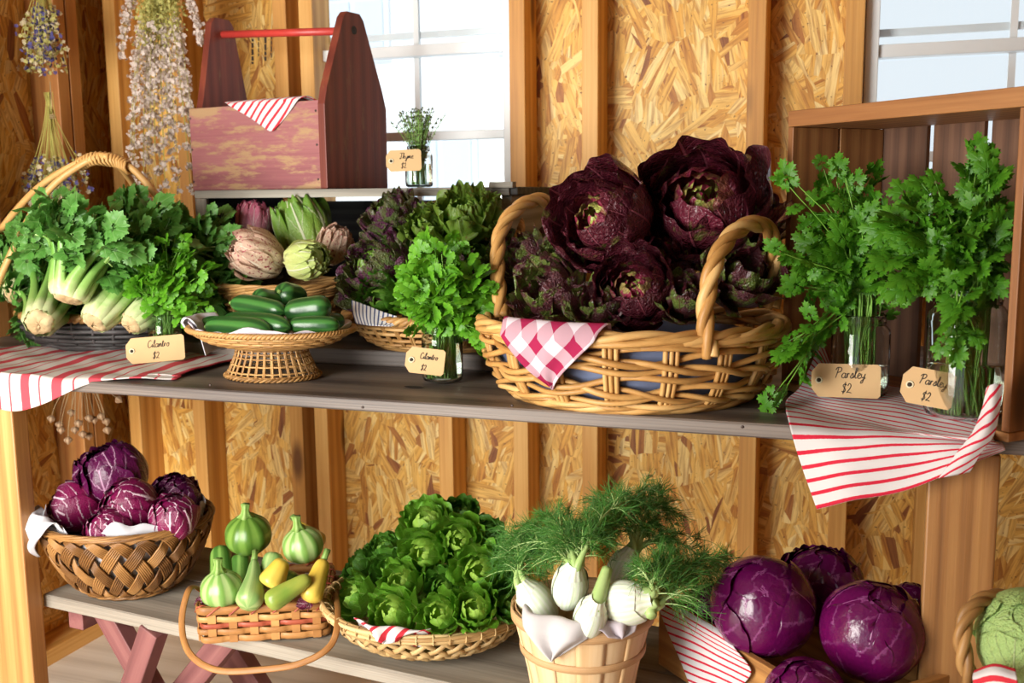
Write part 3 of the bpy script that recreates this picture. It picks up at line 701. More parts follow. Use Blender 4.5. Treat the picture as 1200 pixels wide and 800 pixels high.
def corner(bk, th0, hw, down, inn=.05, lift=.012, gap=.012, rimw=.016, seed=0, waves=.004, skew=0.0, n=31):
    """napkin corner folded over a basket's rim, ending in a point"""
    g = np.random.default_rng(seed); mb = MB()
    H = bk.rz(1)[1] - bk.rz(0)[1]; tot = inn + rimw * 2 + down; Ls = np.linspace(0, tot, n); s_ = np.linspace(-1, 1, n)
    P = np.zeros((n, n, 3)); U = np.zeros((n, n, 3)); R1, Z1 = bk.rz(1)
    for i, L in enumerate(Ls):
        if L < inn: off, z, h = -rimw - .004 - (inn - L) * .25, -(inn - L), 1
        elif L < inn + 2 * rimw:
            f = (L - inn) / (2 * rimw); off, z = -rimw + 2 * rimw * f, lift * sin(pi * f) + .006
        else:
            dn = L - inn - 2 * rimw; z = -dn; hh = max(0, 1 - dn / H); off = bk.rz(hh)[0] - R1 + gap + rimw * .5
        k = 1.0 if L < inn + rimw else max(0.0, 1 - (L - inn - rimw) / (down + rimw))
        wdt = s_ * hw * max(k, .001); th = th0 + (wdt + skew * (1 - k)) / R1
        wv = waves * np.sin(s_ * 6 + L * 30 + seed) * (1 if L > inn else .3)
        q = bk.pt(th, 1.0, off + wv); q[:, 2] += z; P[i] = q
        U[i, :, 0] = wdt; U[i, :, 1] = L; U[i, :, 2] = 0
    U[..., 0] += 1; U[..., 0], U[..., 1] = (U[..., 0] + U[..., 1]) * .7071, (U[..., 1] - U[..., 0]) * .7071 + 3
    mb.grid(P, U); return mb
def sheet(name, net, mat_, n=60, m=60, label=None, cat='napkin', group=None, swap=False, parent=None, wr=0.0, thick=.0016, rot=0.0):
    P = surf(net, n, m); U = arc_uv(P)
    if wr:
        P = P + wr * (np.sin(U[..., 0] * 60 + U[..., 1] * 25) + .6 * np.sin(U[..., 1] * 75 - U[..., 0] * 33 + 1))[..., None] * np.array([.2, -.6, .6])
    if swap: U = U[..., [1, 0, 2]]
    if rot:
        c, s_ = cos(rot), sin(rot); U = np.stack([U[..., 0] * c - U[..., 1] * s_ + 2, U[..., 0] * s_ + U[..., 1] * c + 2, U[..., 2]], -1)
    mb = MB(); mb.grid(P, U); return obj(name, mb, M[mat_], parent, solid=thick, label=label, cat=cat, group=group)

# leaf sprigs -------------------------------------------------------
def leaflet(shape):
    P = {'parsley': [(0, 0), (.07, .10), (.20, .12), (.42, .10), (.36, .22), (.56, .30), (.40, .36), (.50, .50), (.26, .46), (.20, .52), (.34, .62), (.24, .70), (.30, .86), (.12, .82), (0, 1.0)],
         'cilantro': [(0, 0), (.10, .14), (.30, .10), (.48, .18), (.44, .30), (.56, .38), (.50, .50), (.36, .50), (.24, .46), (.30, .58), (.44, .66), (.38, .80), (.26, .82), (.20, .94), (0, .90)],
         'celery': [(0, 0), (.06, .12), (.30, .14), (.50, .26), (.42, .34), (.60, .46), (.44, .52), (.50, .66), (.34, .66), (.30, .80), (.16, .80), (0, 1.0)]}[shape]
    R = np.array(P); Lf = R[::-1][1:-1] * [-1, 1]; o = np.concatenate([R, Lf]); n = len(o)
    v = np.concatenate([[(0, .38)], o]); z = -.16 * np.abs(v[:, 0]) * 1.4 + .05 * np.sin(v[:, 1] * 9) - .12 * v[:, 1] ** 2; z[0] += .05
    V = np.stack([v[:, 0], v[:, 1], z], -1); i = np.arange(n) + 1; T = np.stack([np.zeros(n, int), i, np.roll(i, -1)], -1)
    U = np.stack([v[:, 0] * 1.6, v[:, 1], np.zeros(n + 1)], -1); return V, U, T
def sprig(shape):
    V, U, T = leaflet(shape); vs, us, ts = [], [], []; n = 0
    lay = {'parsley': [(0, .52, 0, .50), (.05, .46, -.75, .44), (-.05, .46, .75, .44), (.03, .20, -1.05, .34), (-.03, .20, 1.05, .34)],
           'cilantro': [(0, .45, 0, .58), (.05, .40, -.95, .52), (-.05, .40, .95, .52)],
           'celery': [(0, .50, 0, .52), (.05, .44, -.85, .46), (-.05, .44, .85, .46), (.03, .12, -1.1, .40), (-.03, .12, 1.1, .40)]}[shape]
    for x, y, a, s_ in lay:
        q = V @ rotz(a).T * s_ + [x, y, 0]; vs.append(q); us.append(U); ts.append(T + n); n += len(V)
    st = np.array([[-.012, 0, 0], [.012, 0, 0], [.012, .55, 0], [-.012, .55, 0], [0, 0, .02], [0, .55, .02]])
    vs.append(st); us.append(np.tile([.0, .6, 0], (6, 1))); ts.append(np.array([[0, 1, 2], [0, 2, 3], [0, 4, 5], [0, 5, 3], [1, 4, 5], [1, 5, 2]]) + n)
    v = np.concatenate(vs); v[:, 2] -= .28 * v[:, 1] ** 2
    return v, np.concatenate(us), np.concatenate(ts)
SPR = {k: sprig(k) for k in ('parsley', 'cilantro', 'celery')}
def sprigs(mb, kind, pos, dirs, nor, size):
    d = nrm(dirs); z = nrm(nor - (nor * d).sum(1, keepdims=True) * d); x = np.cross(d, z)
    R = np.stack([x, d, z], -1); mb.inst(*SPR[kind], R, pos, size, rng.random(len(pos)))
def bez(p, n):
    t = np.linspace(0, 1, n)[:, None]; a, b, c, d = [np.asarray(q, float) for q in p]
    return a * (1 - t) ** 3 + 3 * b * t * (1 - t) ** 2 + 3 * c * t * t * (1 - t) + d * t ** 3
def herb(name, label, cat, base, r, floor_z, mouth_z, blobs, kind, leafmat, size, group=None, ms=4, sr=.0012, seed=1):
    g = np.random.default_rng(seed); base = np.asarray(base, float)
    t = thing(name, label, cat, base, 0, group); st = MB(); lf = MB()
    pos, dr, no, sz_ = [], [], [], []
    for c, rad, k in blobs:
        c = np.asarray(c, float); rad = np.asarray(rad, float)
        for i in range(k):
            q = nrm(g.normal(size=3)) * (.55 + .45 * g.random() ** .5); e = c + q * rad - base
            a = g.random() * 6.28; rr = r * .62 * g.random() ** .5
            p0 = np.array([rr * cos(a), rr * sin(a), floor_z]); am = math.atan2(e[1], e[0]) + g.normal() * .9
            m = np.array([r * .72 * g.random() ** .5 * cos(am), r * .72 * g.random() ** .5 * sin(am), mouth_z])
            P1 = bez([p0, p0 * .6 + m * .4, p0 * .3 + m * .7, m], 5)
            up = np.array([0, 0, max(.02, (e[2] - mouth_z) * .5)]); P2 = bez([m, m + (m - p0) * .25 + up * .8, (m * .35 + e * .65) + up * .25, e], 9)
            P = np.concatenate([P1[:-1], P2]); st.tube(P, np.linspace(sr * 1.25, sr * .6, len(P)), 4, caps=False)
            T = nrm(np.gradient(P, axis=0))
            for j in range(ms):
                f = 12 - j * 1.15 - g.random() * .6; k0 = int(f); pp = P[min(k0, 12)] + (P[min(k0 + 1, 12)] - P[min(k0, 12)]) * (f - k0)
                side = nrm(g.normal(size=3)); out = nrm(e - (c - base) + 1e-6)
                d = nrm(T[min(k0, 12)] * (1.0 if j == 0 else .55) + side * (.35 if j == 0 else .95) + out * .25)
                L = size * (1.0 - .1 * j) * (.75 + .5 * g.random())
                pos.append(pp); dr.append(d); no.append(nrm(out * .7 + np.array([-.25, -.5, .75]) + g.normal(size=3) * .55)); sz_.append(L)
    sprigs(lf, kind, np.array(pos), np.array(dr), np.array(no), np.array(sz_))
    obj('stems', st, M['stem'], t); obj('leaves', lf, M[leafmat], t)
    return t
def jar(name, label, base, r, h, water, group=None, neck=.82, lip=True):
    t = thing(name, label, 'jar', base, 0, group); w = .0022
    o = [(.0005, .0025), (r * .80, .0015), (r * .95, .004), (r, .012), (r, h * .76), (r * .97, h * .82), (r * neck, h * .87), (r * neck, h * .90)]
    for k in range(3): z = h * (.905 + .028 * k); o += [(r * neck + .0015, z), (r * neck, z + .0022)]
    o += [(r * neck + .001, h * .99), (r * neck - .0005, h), (r * neck - w, h * .99), (r * neck - w, h * .87), (r - w, h * .81), (r - w, .012), (r * .9, .0055), (.0005, .005)]
    g = MB(); g.lathe(o, 48); obj('glass_body', g, M['glass'], t)
    g = MB(); wr = r - w - .0004
    g.lathe([(.0003, .0062), (r * .88, .0068), (wr, .013), (wr, water - .0006), (wr - .0006, water), (.0003, water)], 40); obj('water', g, M['water'], t)
    return t

# tags with handwriting ---------------------------------------------
GL = {
 'P': (1.25, [[(.15, 0), (.35, 1.0), (.5, 2.0)], [(.0, 1.6), (.3, 2.05), (.9, 2.1), (1.15, 1.7), (.9, 1.25), (.4, 1.05)]]),
 'a': (.95, [[(.72, .8), (.4, 1.0), (.06, .6), (.12, .1), (.42, .0), (.68, .4), (.72, .8)], [(.76, 1.0), (.70, .3), (.8, .0), (.95, .1)]]),
 'r': (.7, [[(.0, .15), (.12, .95), (.16, .05)], [(.15, .55), (.3, .95), (.52, .85)]]),
 's': (.7, [[(.0, .1), (.4, 1.05), (.55, .5), (.5, .05), (.15, .0), (.45, .1), (.7, .15)]]),
 'l': (.6, [[(.0, .2), (.4, 1.3), (.5, 2.0), (.3, 2.1), (.2, 1.3), (.25, .2), (.4, .0), (.6, .15)]]),
 'e': (.75, [[(.0, .35), (.5, .6), (.55, .95), (.3, 1.0), (.12, .5), (.25, .05), (.55, .0), (.75, .2)]]),
 'y': (.9, [[(.05, .95), (.1, .35), (.35, .1), (.65, .5), (.75, .95), (.6, .0), (.4, -.8), (.1, -.95), (.15, -.5), (.9, .15)]]),
 'C': (1.1, [[(.95, 1.75), (.7, 2.1), (.25, 1.7), (.05, .8), (.25, .1), (.65, .0), (1.1, .35)]]),
 'i': (.45, [[(.0, .2), (.2, .95), (.18, .15), (.45, .1)], [(.28, 1.4), (.31, 1.46)]]),
 'n': (.9, [[(.0, .1), (.12, .95), (.15, .0), (.35, .8), (.55, 1.0), (.62, .6), (.65, .05), (.9, .15)]]),
 't': (.6, [[(.0, .2), (.3, 1.8), (.2, .3), (.35, .0), (.6, .15)], [(.0, 1.25), (.55, 1.35)]]),
 'o': (.8, [[(.45, 1.0), (.1, .7), (.15, .1), (.5, .0), (.7, .5), (.5, .98), (.45, .85), (.8, .8)]]),
 'T': (1.1, [[(.0, 1.9), (.35, 2.1), (.8, 1.95), (1.2, 2.1)], [(.65, 2.0), (.6, 1.0), (.35, .0), (.05, .15), (.2, .4)]]),
 'h': (.95, [[(.0, .2), (.35, 1.4), (.42, 2.05), (.22, 1.8), (.15, .0), (.35, .8), (.58, .95), (.62, .1), (.95, .15)]]),
 'm': (1.25, [[(.0, .1), (.1, .95), (.12, .0), (.3, .85), (.45, .95), (.5, .05), (.7, .85), (.88, .95), (.92, .1), (1.25, .15)]]),
 '$': (1.0, [[(.85, 1.6), (.5, 1.9), (.15, 1.5), (.5, 1.05), (.75, .6), (.45, .1), (.05, .35)], [(.35, -.25), (.62, 2.3)]]),
 '2': (1.0, [[(.1, 1.5), (.4, 2.0), (.75, 1.6), (.55, .8), (.05, .1), (.4, .2), (.95, .05)]]),
}
def write(mb, text, x, y, s_, R, c, yoff, slant=.12, r=.0006):
    cx = x
    for ch in text:
        w, sts = GL[ch]
        for st in sts:
            p = spline(np.array([(cx + (a + b * slant) * s_, y + b * s_) for a, b in st]), 18)
            q = np.stack([p[:, 0], np.full(len(p), yoff), p[:, 1]], -1) @ np.asarray(R).T + c
            mb.tube(q, r, 5)
        cx += w * s_
    return cx
def tag(label, px, py, Y, w, h, roll, word, lean=.25, yaw=-.3, s_=.0062, col='card', zfloor=None):
    c = onY(px, py, Y)
    R = rotz(yaw) @ rotx(-lean) @ roty(roll)                   # local x right, z up, face towards -y
    t = thing('price_tag', label, 'price tag', c)
    a, b = w / 2, h / 2; k = h * .26
    poly = [(-a + k * .8, -b), (a - .004, -b), (a, -b + .004), (a, b - .004), (a - .004, b), (-a + k * .8, b), (-a, b - k), (-a, -b + k)]
    mb = MB(); mb.prism(poly, .0012, R); obj('card', mb, M['card'], t, smooth=False)
    mb = MB(); an = np.linspace(0, 2 * pi, 20, endpoint=False); hc = np.array([-a + .011, 0])
    q = np.stack([hc[0] + .0042 * np.cos(an), np.full(20, -.0004), hc[1] + .0042 * np.sin(an)], -1) @ R.T
    mb.tube(q, .0013, 5, closed=True); obj('eyelet', mb, M['eyelet'], t)
    mb = MB(); q = np.array([(hc[0], -.0006, 0), (hc[0], .0014, 0)]) @ R.T; mb.tube(q, .0028, 14); obj('hole', mb, M['hole'], t)
    mb = MB(); n_ = sum(GL[ch][0] for ch in word) * s_
    write(mb, word, -n_ / 2 + .006, h * .08, s_, R, np.zeros(3), -.0004); write(mb, '$2', -.006, -h * .36, s_ * .95, R, np.zeros(3), -.0004)
    obj('handwriting', mb, M['ink'], t)
    return t

# ------------------------------------------------------------------ upper shelf, left: towel, handled basket, celery
f = lambda px, py, Y: onY(px, py, Y)
g = ZS + .004
net = []
for x, wv, dn in ((-1.76, .0, .030), (-1.66, .004, .05), (-1.56, .0, .060), (-1.47, .006, .062), (-1.38, .002, .030), (-1.30, .004, .004), (-1.18, .002, -.002)):
    fy = 1.449 - .010 if x < -1.35 else (1.50 if x > -1.25 else 1.462)
    fz = g - dn if x < -1.35 else g
    net.append([(x, 2.0, g + .002), (x - .01, 1.80, g + wv), (x, 1.62, g + wv + .002), (x, 1.52, g + .003 - wv * .2), (x + .005, fy + .022, g + .002), (x + .008, fy + .002, g - (.004 if x < -1.35 else 0)), (x + .012, fy - (.004 if x < -1.35 else .0), fz)])
sheet('striped_towel', net, 'tickw', 90, 80, label='towel with wide red stripes under the celery, hanging over the left shelf edge', cat='towel', wr=.0022, thick=.002)
t = thing('handled_basket', 'cane basket with a tall bent hoop handle holding the celery', 'basket', (-1.585, 1.80, ZS + .008))
bk = Basket([(.15, .006), (.18, .02), (.195, .045), (.20, .07)], .62)
mb = MB(); bk.base(mb); bk.stakes(mb, 26, .0035); bk.weave(mb, 26, 7, .005, .004); obj('basket_body', mb, M['wickdark'], t)
mb = MB(); bk.rim(mb, .006, .006); obj('rim', mb, M['wickmid'], t)
B0 = np.array([-1.585, 1.80, ZS + .008])
mb = MB()
for (pl, pm1, pa, pm2, pr) in (((f(-22, 390, 1.70), f(-2, 330, 1.70), f(100, 190, 1.78), f(165, 207, 1.80), f(215, 277, 1.84))),
                               ((f(-30, 370, 1.78), f(-18, 300, 1.80), f(98, 188, 1.80), f(160, 222, 1.90), f(182, 268, 1.93)))):
    pts = spline([pl - B0, pm1 - B0, f(48, 234, 1.74) - B0 if pl[1] < 1.75 else f(38, 226, 1.79) - B0, pa - B0, f(130, 186, 1.79) - B0, pm2 - B0, pr - B0, pr - B0 + np.array([.03, 0, -.13])], 70)
    mb.tube(pts, .0075, 8)
obj('handle', mb, M['wick'], t)
mb = MB(); pts = spline([f(92, 193, 1.785) - B0, f(110, 186, 1.79) - B0, f(135, 188, 1.79) - B0, f(152, 197, 1.79) - B0], 100); an = np.linspace(0, 2 * pi * 16, 100)
mb.tube(pts + np.stack([.0 * an, .0135 * np.cos(an), .0135 * np.sin(an)], -1), .0032, 5); obj('handle_wrapping', mb, M['wick'], t)

def celery(px, py, Y, rpx, d, L, label, seed, leafc=None, spread=.5, nl=26):
    g = np.random.default_rng(seed); p = f(px, py, Y); zc = -(RW.T @ (p - CAM))[2]; r = rpx * zc / F; d = nrm(d)
    Fm = frame(d, g.random() * 6); t = thing('celery_bunch', label, 'celery', p)
    mb = MB(); prof = [(.0005, -.007), (r * .2, -.0075), (r * .40, -.0062), (r * .55, -.003), (r * .64, .003), (r * .70, .014)]
    mb.lathe(prof, 30, rib=lambda th: 1 + .07 * np.sin(th * 5 + seed) + .04 * np.sin(th * 11))
    for a in mb.v: a[:] = a @ Fm.T + g.normal(size=a.shape) * .0011
    obj('root_end', mb, M['celroot'], t)
    mb = MB(); lf = MB(); pos, dr, no, sz_ = [], [], [], []
    ends = []
    for ringi, (nn, rr) in enumerate(((9, 1.0), (6, .62), (3, .25))):
        for k in range(nn):
            a = 2 * pi * k / nn + ringi * .4 + g.normal() * .08; w_ = r * (.48 if ringi == 0 else .38)
            cr = np.array([cos(a), sin(a), 0]); tg = np.array([-sin(a), cos(a), 0])
            m = 16; s_ = np.linspace(0, 1, m)[:, None]; LL = L * (1 + .12 * g.normal())
            bulge = r * rr * (.70 + .12 * np.clip(s_ * 12, 0, 1) + .22 * np.sin(np.clip(s_ * 3.2, 0, pi)) * (1 - s_)) + spread * LL * (s_ ** 2.2) * rr * .5
            c = cr * bulge + np.array([0, 0, 1.0]) * s_ * LL + tg * (s_ ** 2) * g.normal() * .02
            wid = w_ * (1.0 - .62 * s_[:, 0] ** .55); uu = np.linspace(-1, 1, 9)
            P = c[:, None] + tg * (uu[None] * wid[:, None])[..., None] - cr * ((uu ** 2)[None] * wid[:, None] * .75)[..., None] + cr * (.0008 * np.cos(uu * 14))[None, :, None]
            Q = P[:, ::-1] - cr * (wid[:, None] * .38)[..., None] * (1 - (uu ** 2)[None, :, None] * .8)
            P = np.concatenate([P, Q[:, 1:-1]], 1)
            U = np.stack(np.broadcast_arrays(np.concatenate([uu, uu[::-1][1:-1]])[None] * .5 + .3, s_, .5), -1)
            P = P @ Fm.T; mb.grid(P, U, close_v=True)
            e = (c @ Fm.T)[-1]; td = nrm((c @ Fm.T)[-1] - (c @ Fm.T)[-3]); ends.append((e, td))
    for e, td in ends:
        for j in range(nl // 6 + 1):
            dd = nrm(td + g.normal(size=3) * .55); q0 = e + dd * (.02 + .035 * g.random()) - np.array([0, 0, .004])
            pts = bez([e - td * .01, e + td * .02, q0 - dd * .01, q0], 6); mb.tube(pts, np.linspace(.003, .0015, 6), 5, seed=.5)
            mb.a[-1][:, 0] = .6; mb.a[-1][:, 1] = .9
            for q in range(3):
                pos.append(q0 + g.normal(size=3) * .006); dr.append(nrm(dd + g.normal(size=3) * .7)); no.append(nrm(np.array([-.3, -.6, .7]) + g.normal(size=3) * .6)); sz_.append(.048 * (.7 + .6 * g.random()))
    obj('stalks', mb, M['celstalk'], t)
    sprigs(lf, 'celery', np.array(pos), np.array(dr), np.array(no), np.array(sz_)); obj('leaves', lf, M['celleaf'], t)
celery(80, 350, 1.55, 27, (.10, .45, 1.0), .10, 'celery bunch standing tallest in front, root end above the other bunches', 1, spread=.55)
celery(46, 378, 1.58, 25, (-.55, .95, .30), .18, 'celery bunch lying leftmost, its cut root end pointing left and down', 2)
celery(110, 378, 1.585, 24, (.10, .75, .60), .19, 'celery bunch with root end on the towel, between two others, left of the price tag', 3)
celery(153, 380, 1.62, 20, (.10, .85, .42), .20, 'celery bunch rightmost, root end half hidden beside the small herb jar', 4)
celery(18, 345, 1.72, 20, (-.35, .8, .35), .10, 'celery bunch far left behind the basket hoop, mostly leaves', 5)
celery(185, 320, 1.93, 20, (.25, .35, .8), .04, 'dark celery bunch at the back right of the hoop basket, leaves only', 6, spread=.9)
celery(125, 330, 1.86, 20, (.0, .3, .95), .035, 'celery bunch at the back middle of the hoop basket, leaves only', 7, spread=.8)

t = thing('woven_bin', 'dark grey woven bin behind the small jar of cilantro', 'basket', (-1.30, 1.925, ZL - .001), 0)
bk = Basket([(.078, .005), (.085, .02), (.092, .08), (.095, .12)], .9)
mb = MB(); bk.base(mb); bk.stakes(mb, 34, .0016); bk.weave(mb, 34, 24, .0024, .0014, pts_per=4); obj('basket_body', mb, M['wickdark'], t)
mb = MB(); bk.rim(mb, .003, .003); obj('rim', mb, M['wickdark'], t)

# cilantro, small jar left
p = onZ(196, 424, ZS); p = np.array([p[0], p[1], ZS + .001])
jar('glass_jar', 'small glass jar of cilantro stems behind the tag beside the celery', p, .034, .095, .06)
c = f(190, 332, p[1] - .01)
herb('cilantro_bunch', 'bright cilantro bunch in the jar between the celery and the cucumbers', 'herbs', p, .030, .010, .095,
     [(c, (.058, .05, .058), 62), (f(225, 325, p[1]), (.030, .035, .048), 22), (f(148, 318, p[1] - .02), (.032, .03, .028), 14), (f(222, 365, p[1] - .03), (.025, .02, .032), 14), (f(205, 290, p[1]), (.03, .03, .02), 10)], 'cilantro', 'cilantro', .028, seed=21)
tag('kraft price tag lettered Cilantro leaning on the jar left of the cucumber basket', 182, 409, p[1] - .065, .108, .050, -.06, 'Cilantro', lean=.30, yaw=.50, s_=.0066)

# ------------------------------------------------------------------ footed tray of cucumbers
p = onZ(320, 441, ZS); C0 = np.array([p[0], p[1], ZS + .001])
t = thing('footed_basket', 'shallow wicker basket on a flared openwork foot holding cucumbers', 'basket', C0)
ft = Basket([(.088, .004), (.083, .012), (.070, .040), (.066, .056)], .8)
mb = MB(); ft.stakes(mb, 34, .0016, 2, dth=.03); ft.weave(mb, 34, 7, .0016, .0012); ft.rim(mb, .003, .0022, h=0.0, pitch=.03); obj('foot', mb, M['wickmid'], t)
ty = Basket([(.05, .054), (.085, .058), (.125, .068), (.158, .088)], .72)
mb = MB(); ty.base(mb); ty.stakes(mb, 44, .0018, 2, dth=.02); ty.weave(mb, 44, 13, .0030, .0018, pts_per=4); obj('tray', mb, M['wickmid'], t)
mb = MB(); ty.rim(mb, .0035, .003, pitch=.025); obj('rim', mb, M['wickmid'], t)
mb = liner(ty, .12, 1, -.004, .0045, None, seed=3)
o = obj('cloth_liner', mb, M['mauve'], solid=.0015, label='lilac cloth lining the cucumber basket', cat='cloth'); o.location = C0 + [0, 0, .003]
mb = corner(ty, pi * 1.03, .07, .012, inn=.05, seed=2); o = obj('cloth_corner', mb, M['linen'], solid=.0015, label='white cloth corner over the left rim of the cucumber basket', cat='napkin'); o.location = C0 + [0, 0, .002]
def cuke(a, b, Y1, Y2, rpx, bow, label, mat_='cuke', name='cucumber', cat='cucumber', grp='cucumbers piled on the footed basket', seed=0):
    A, B = f(*a, Y1), f(*b, Y2); zc = -(RW.T @ (A - CAM))[2]; r = 1.22 * rpx * zc / F; c = (A + B) / 2
    t = thing(name, label, cat, c, 0, grp); x = np.linspace(0, 1, 26); P = A + (B - A) * x[:, None] - c; P[:, 2] += bow * np.sin(pi * x)
    R = r * np.clip(1 - np.abs(2 * x - 1) ** 5.0, 0.02, 1) ** .55 * (1 + .03 * np.sin(x * 9 + seed)) * (.93 + .1 * x)
    mb = MB(); mb.tube(P, R, 22, rib=lambda th: 1 + .022 * np.cos(th * 6)); u = mb.a[0]; u[:, [0, 1]] = u[:, [0, 1]]
    obj('body', mb, M[mat_], t)
    mb = MB(); d = nrm(A - B); mb.tube([P[0] + d * -.004, P[0] + d * .005], .0035, 8); obj('stem_end', mb, M['vstem'], t)
cuke((243, 383), (318, 390), 1.54, 1.505, 11, .004, 'cucumber lowest in front on the left, long and dark', seed=1)
cuke((262, 376), (340, 384), 1.56, 1.525, 10.5, .002, 'cucumber second from the bottom in front, bluish green', seed=2)
cuke((338, 381), (398, 381), 1.54, 1.565, 9, .0, 'cucumber low on the right half under the thick dark one', seed=3)
cuke((236, 381), (262, 379), 1.60, 1.585, 8, .0, 'short cucumber end poking out at the far left of the pile', seed=4)
cuke((272, 355), (334, 366), 1.60, 1.57, 9.5, .003, 'cucumber third layer up on the left, pale streaked', seed=5)
cuke((334, 368), (388, 360), 1.58, 1.60, 12, .003, 'thick dark cucumber on the right of the third layer', seed=6)
cuke((298, 348), (330, 356), 1.60, 1.66, 11, .0, 'cucumber on top with its dark stem end facing forward, left one', seed=7)
cuke((328, 342), (352, 352), 1.64, 1.70, 13, .0, 'topmost cucumber, plump, rounded end facing forward', seed=8)
cuke((372, 376), (404, 377), 1.62, 1.65, 8, .0, 'cucumber at the far right edge of the tray', seed=9)

# ------------------------------------------------------------------ old black crate with the toolbox on it
ZC0 = 1.196
t = thing('black_crate', 'old black wooden crate on its side behind the chicory, grey worn edges', 'crate', (-1.04, 2.09, 0), 0)
x0, x1 = -.355, .350
mb = MB(); mb.box((0, 0, ZC0 - .008), (.75, .34, .016)); obj('top_board', mb, M['black'], t, smooth=False, bevel=.002)
mb = MB(); mb.box((-.008, -.173, ZC0 - .008), (.735, .006, .017)); obj('top_edge_strip', mb, M['greyedge'], t, smooth=False, bevel=.001)
mb = MB(); mb.box((x0 - .005, -.01, (ZL + ZC0 - .016) / 2), (.022, .31, ZC0 - .016 - ZL)); obj('side_board', mb, M['black'], t, smooth=False, bevel=.002)
mb = MB(); mb.box((x0 - .004, -.172, (ZL + ZC0 - .016) / 2), (.030, .012, ZC0 - .018 - ZL)); obj('side_edge_strip', mb, M['greyedge'], t, smooth=False, bevel=.002)
mb = MB(); mb.box((x1, -.01, (ZL + ZC0 - .016) / 2), (.022, .31, ZC0 - .016 - ZL)); obj('side_board', mb, M['greyedge'], t, smooth=False, bevel=.002)
mb = MB()
for z in (.97, 1.105): mb.box((0, .152, z + .0), (.70, .012, .128))
obj('back_slats', mb, M['black'], t, smooth=False)
mb = MB(); mb.box((.345, -.174, ZC0 + .004), (.05, .022, .012)); obj('corner_block', mb, M['greyedge'], t, smooth=False, bevel=.001)

# toolbox: near corner at the front, long side to the left
zt = ZC0 + .001
N0 = np.array([f(378, 203, 1.935)[0], 1.935]); Lx = f(223, 203, 2.0)[0]; A0 = np.array([Lx, 2.005])
ang = math.atan2(N0[1] - A0[1], N0[0] - A0[0]); LL = float(np.linalg.norm(N0 - A0)); WW = .20
Ld = (N0 - A0) / LL; Wd = np.array([-Ld[1], Ld[0]])
Wd = Wd if Wd[1] > 0 else -Wd
t = thing('toolbox', 'worn red wooden toolbox with peaked ends and a dowel handle, on the crate', 'toolbox', (A0[0], A0[1], zt), ang)
# local frame: x along the length towards the near end, y across (away from the viewer)
hs = onY(300, 122, 1.97)[2] - zt; hn = onY(405, 12, 2.0)[2] - zt; hf = hn + .022
mb = MB(); mb.box((LL / 2, .008, hs / 2), (LL - .004, .016, hs)); side = obj('side_board', mb, M['redpaint'], t, smooth=False, bevel=.002)
mb = MB(); mb.box((LL / 2, WW - .008, hs / 2), (LL - .004, .016, hs)); obj('side_board', mb, M['redpaint'], t, smooth=False, bevel=.002)
mb = MB(); mb.box((LL / 2, WW / 2, .009), (LL - .03, WW - .034, .016)); obj('bottom_board', mb, M['redend'], t, smooth=False)
def peak(x, h, th_, aw=0.0):
    R = np.array([[0, 1, 0], [1, 0, 0], [0, 0, 1.0]]); a = WW / 2 - aw
    poly = [(-a - .006, 0), (a + .006, 0), (a + .008, hs * .95), (a - .004, hs * 1.15), (.034, h - .012), (.022, h), (-.022, h), (-.034, h - .012), (-a + .004, hs * 1.15), (-a - .006, hs * .95)]
    mb = MB(); mb.prism(poly, th_, R, (x, WW / 2, .0)); return obj('end_board', mb, M['redend'], t, smooth=False, bevel=.002)
peak(LL - .002, hn, .019); peak(.001, hf, .019, .026)
mb = MB(); mb.tube([(.004, WW / 2, hf - .035), (LL + .003, WW / 2, hn - .037)], .0085, 14); obj('handle_dowel', mb, M['dowel'], t)
mb = MB(); mb.tube([(LL + .016, WW / 2, hn - .037), (LL + .0178, WW / 2, hn - .037)], .009, 14); obj('dowel_end', mb, M['hole'], t)
for z in (.02, hs * .5, hs * .88):
    for x in (LL - .012, .006):
        mb = MB(); mb.tube([(x, .001, z), (x, -.001, z)], .0025, 8); obj('nail', mb, M['nail'], t)
tm = Matrix.Translation((A0[0], A0[1], zt)) @ Matrix.Rotation(ang, 4, 'Z')
def loc(x, y, z): return np.array(tm @ Vector((x, y, z)))
n_, m_ = 26, 26; P = np.zeros((n_, m_, 3)); U = np.zeros((n_, m_, 3))
xa, xb, dn = LL * .30, LL * .90, .075
for i in range(n_):
    for j in range(m_):
        s_ = i / (n_ - 1); q = j / (m_ - 1); xx = xa + (xb - xa) * s_; tri = 1 - abs(s_ - .62) / (.62 if s_ < .62 else .38)
        Lq = -.04 + q * (.04 + .016 + .006 + dn * max(tri, 0.02))
        if Lq < 0: y, z = .03 + -Lq * .3 + .002, hs + Lq * .15 + .004
        elif Lq < .03: y, z = .03 - Lq * 1.2, hs + .0045 + .006 * sin(Lq / .03 * pi)
        else: y, z = -.005 - .003 * sin(s_ * 14), hs + .004 - (Lq - .03)
        P[i, j] = loc(xx + .004 * sin(q * 5), y, z); U[i, j] = (xx * .75 + Lq * .66 + 2, Lq, 0)
mb = MB(); mb.grid(P, U); obj('striped_napkin', mb, M['tickb'], solid=.0015, label='red striped napkin hanging over the side of the toolbox', cat='napkin')

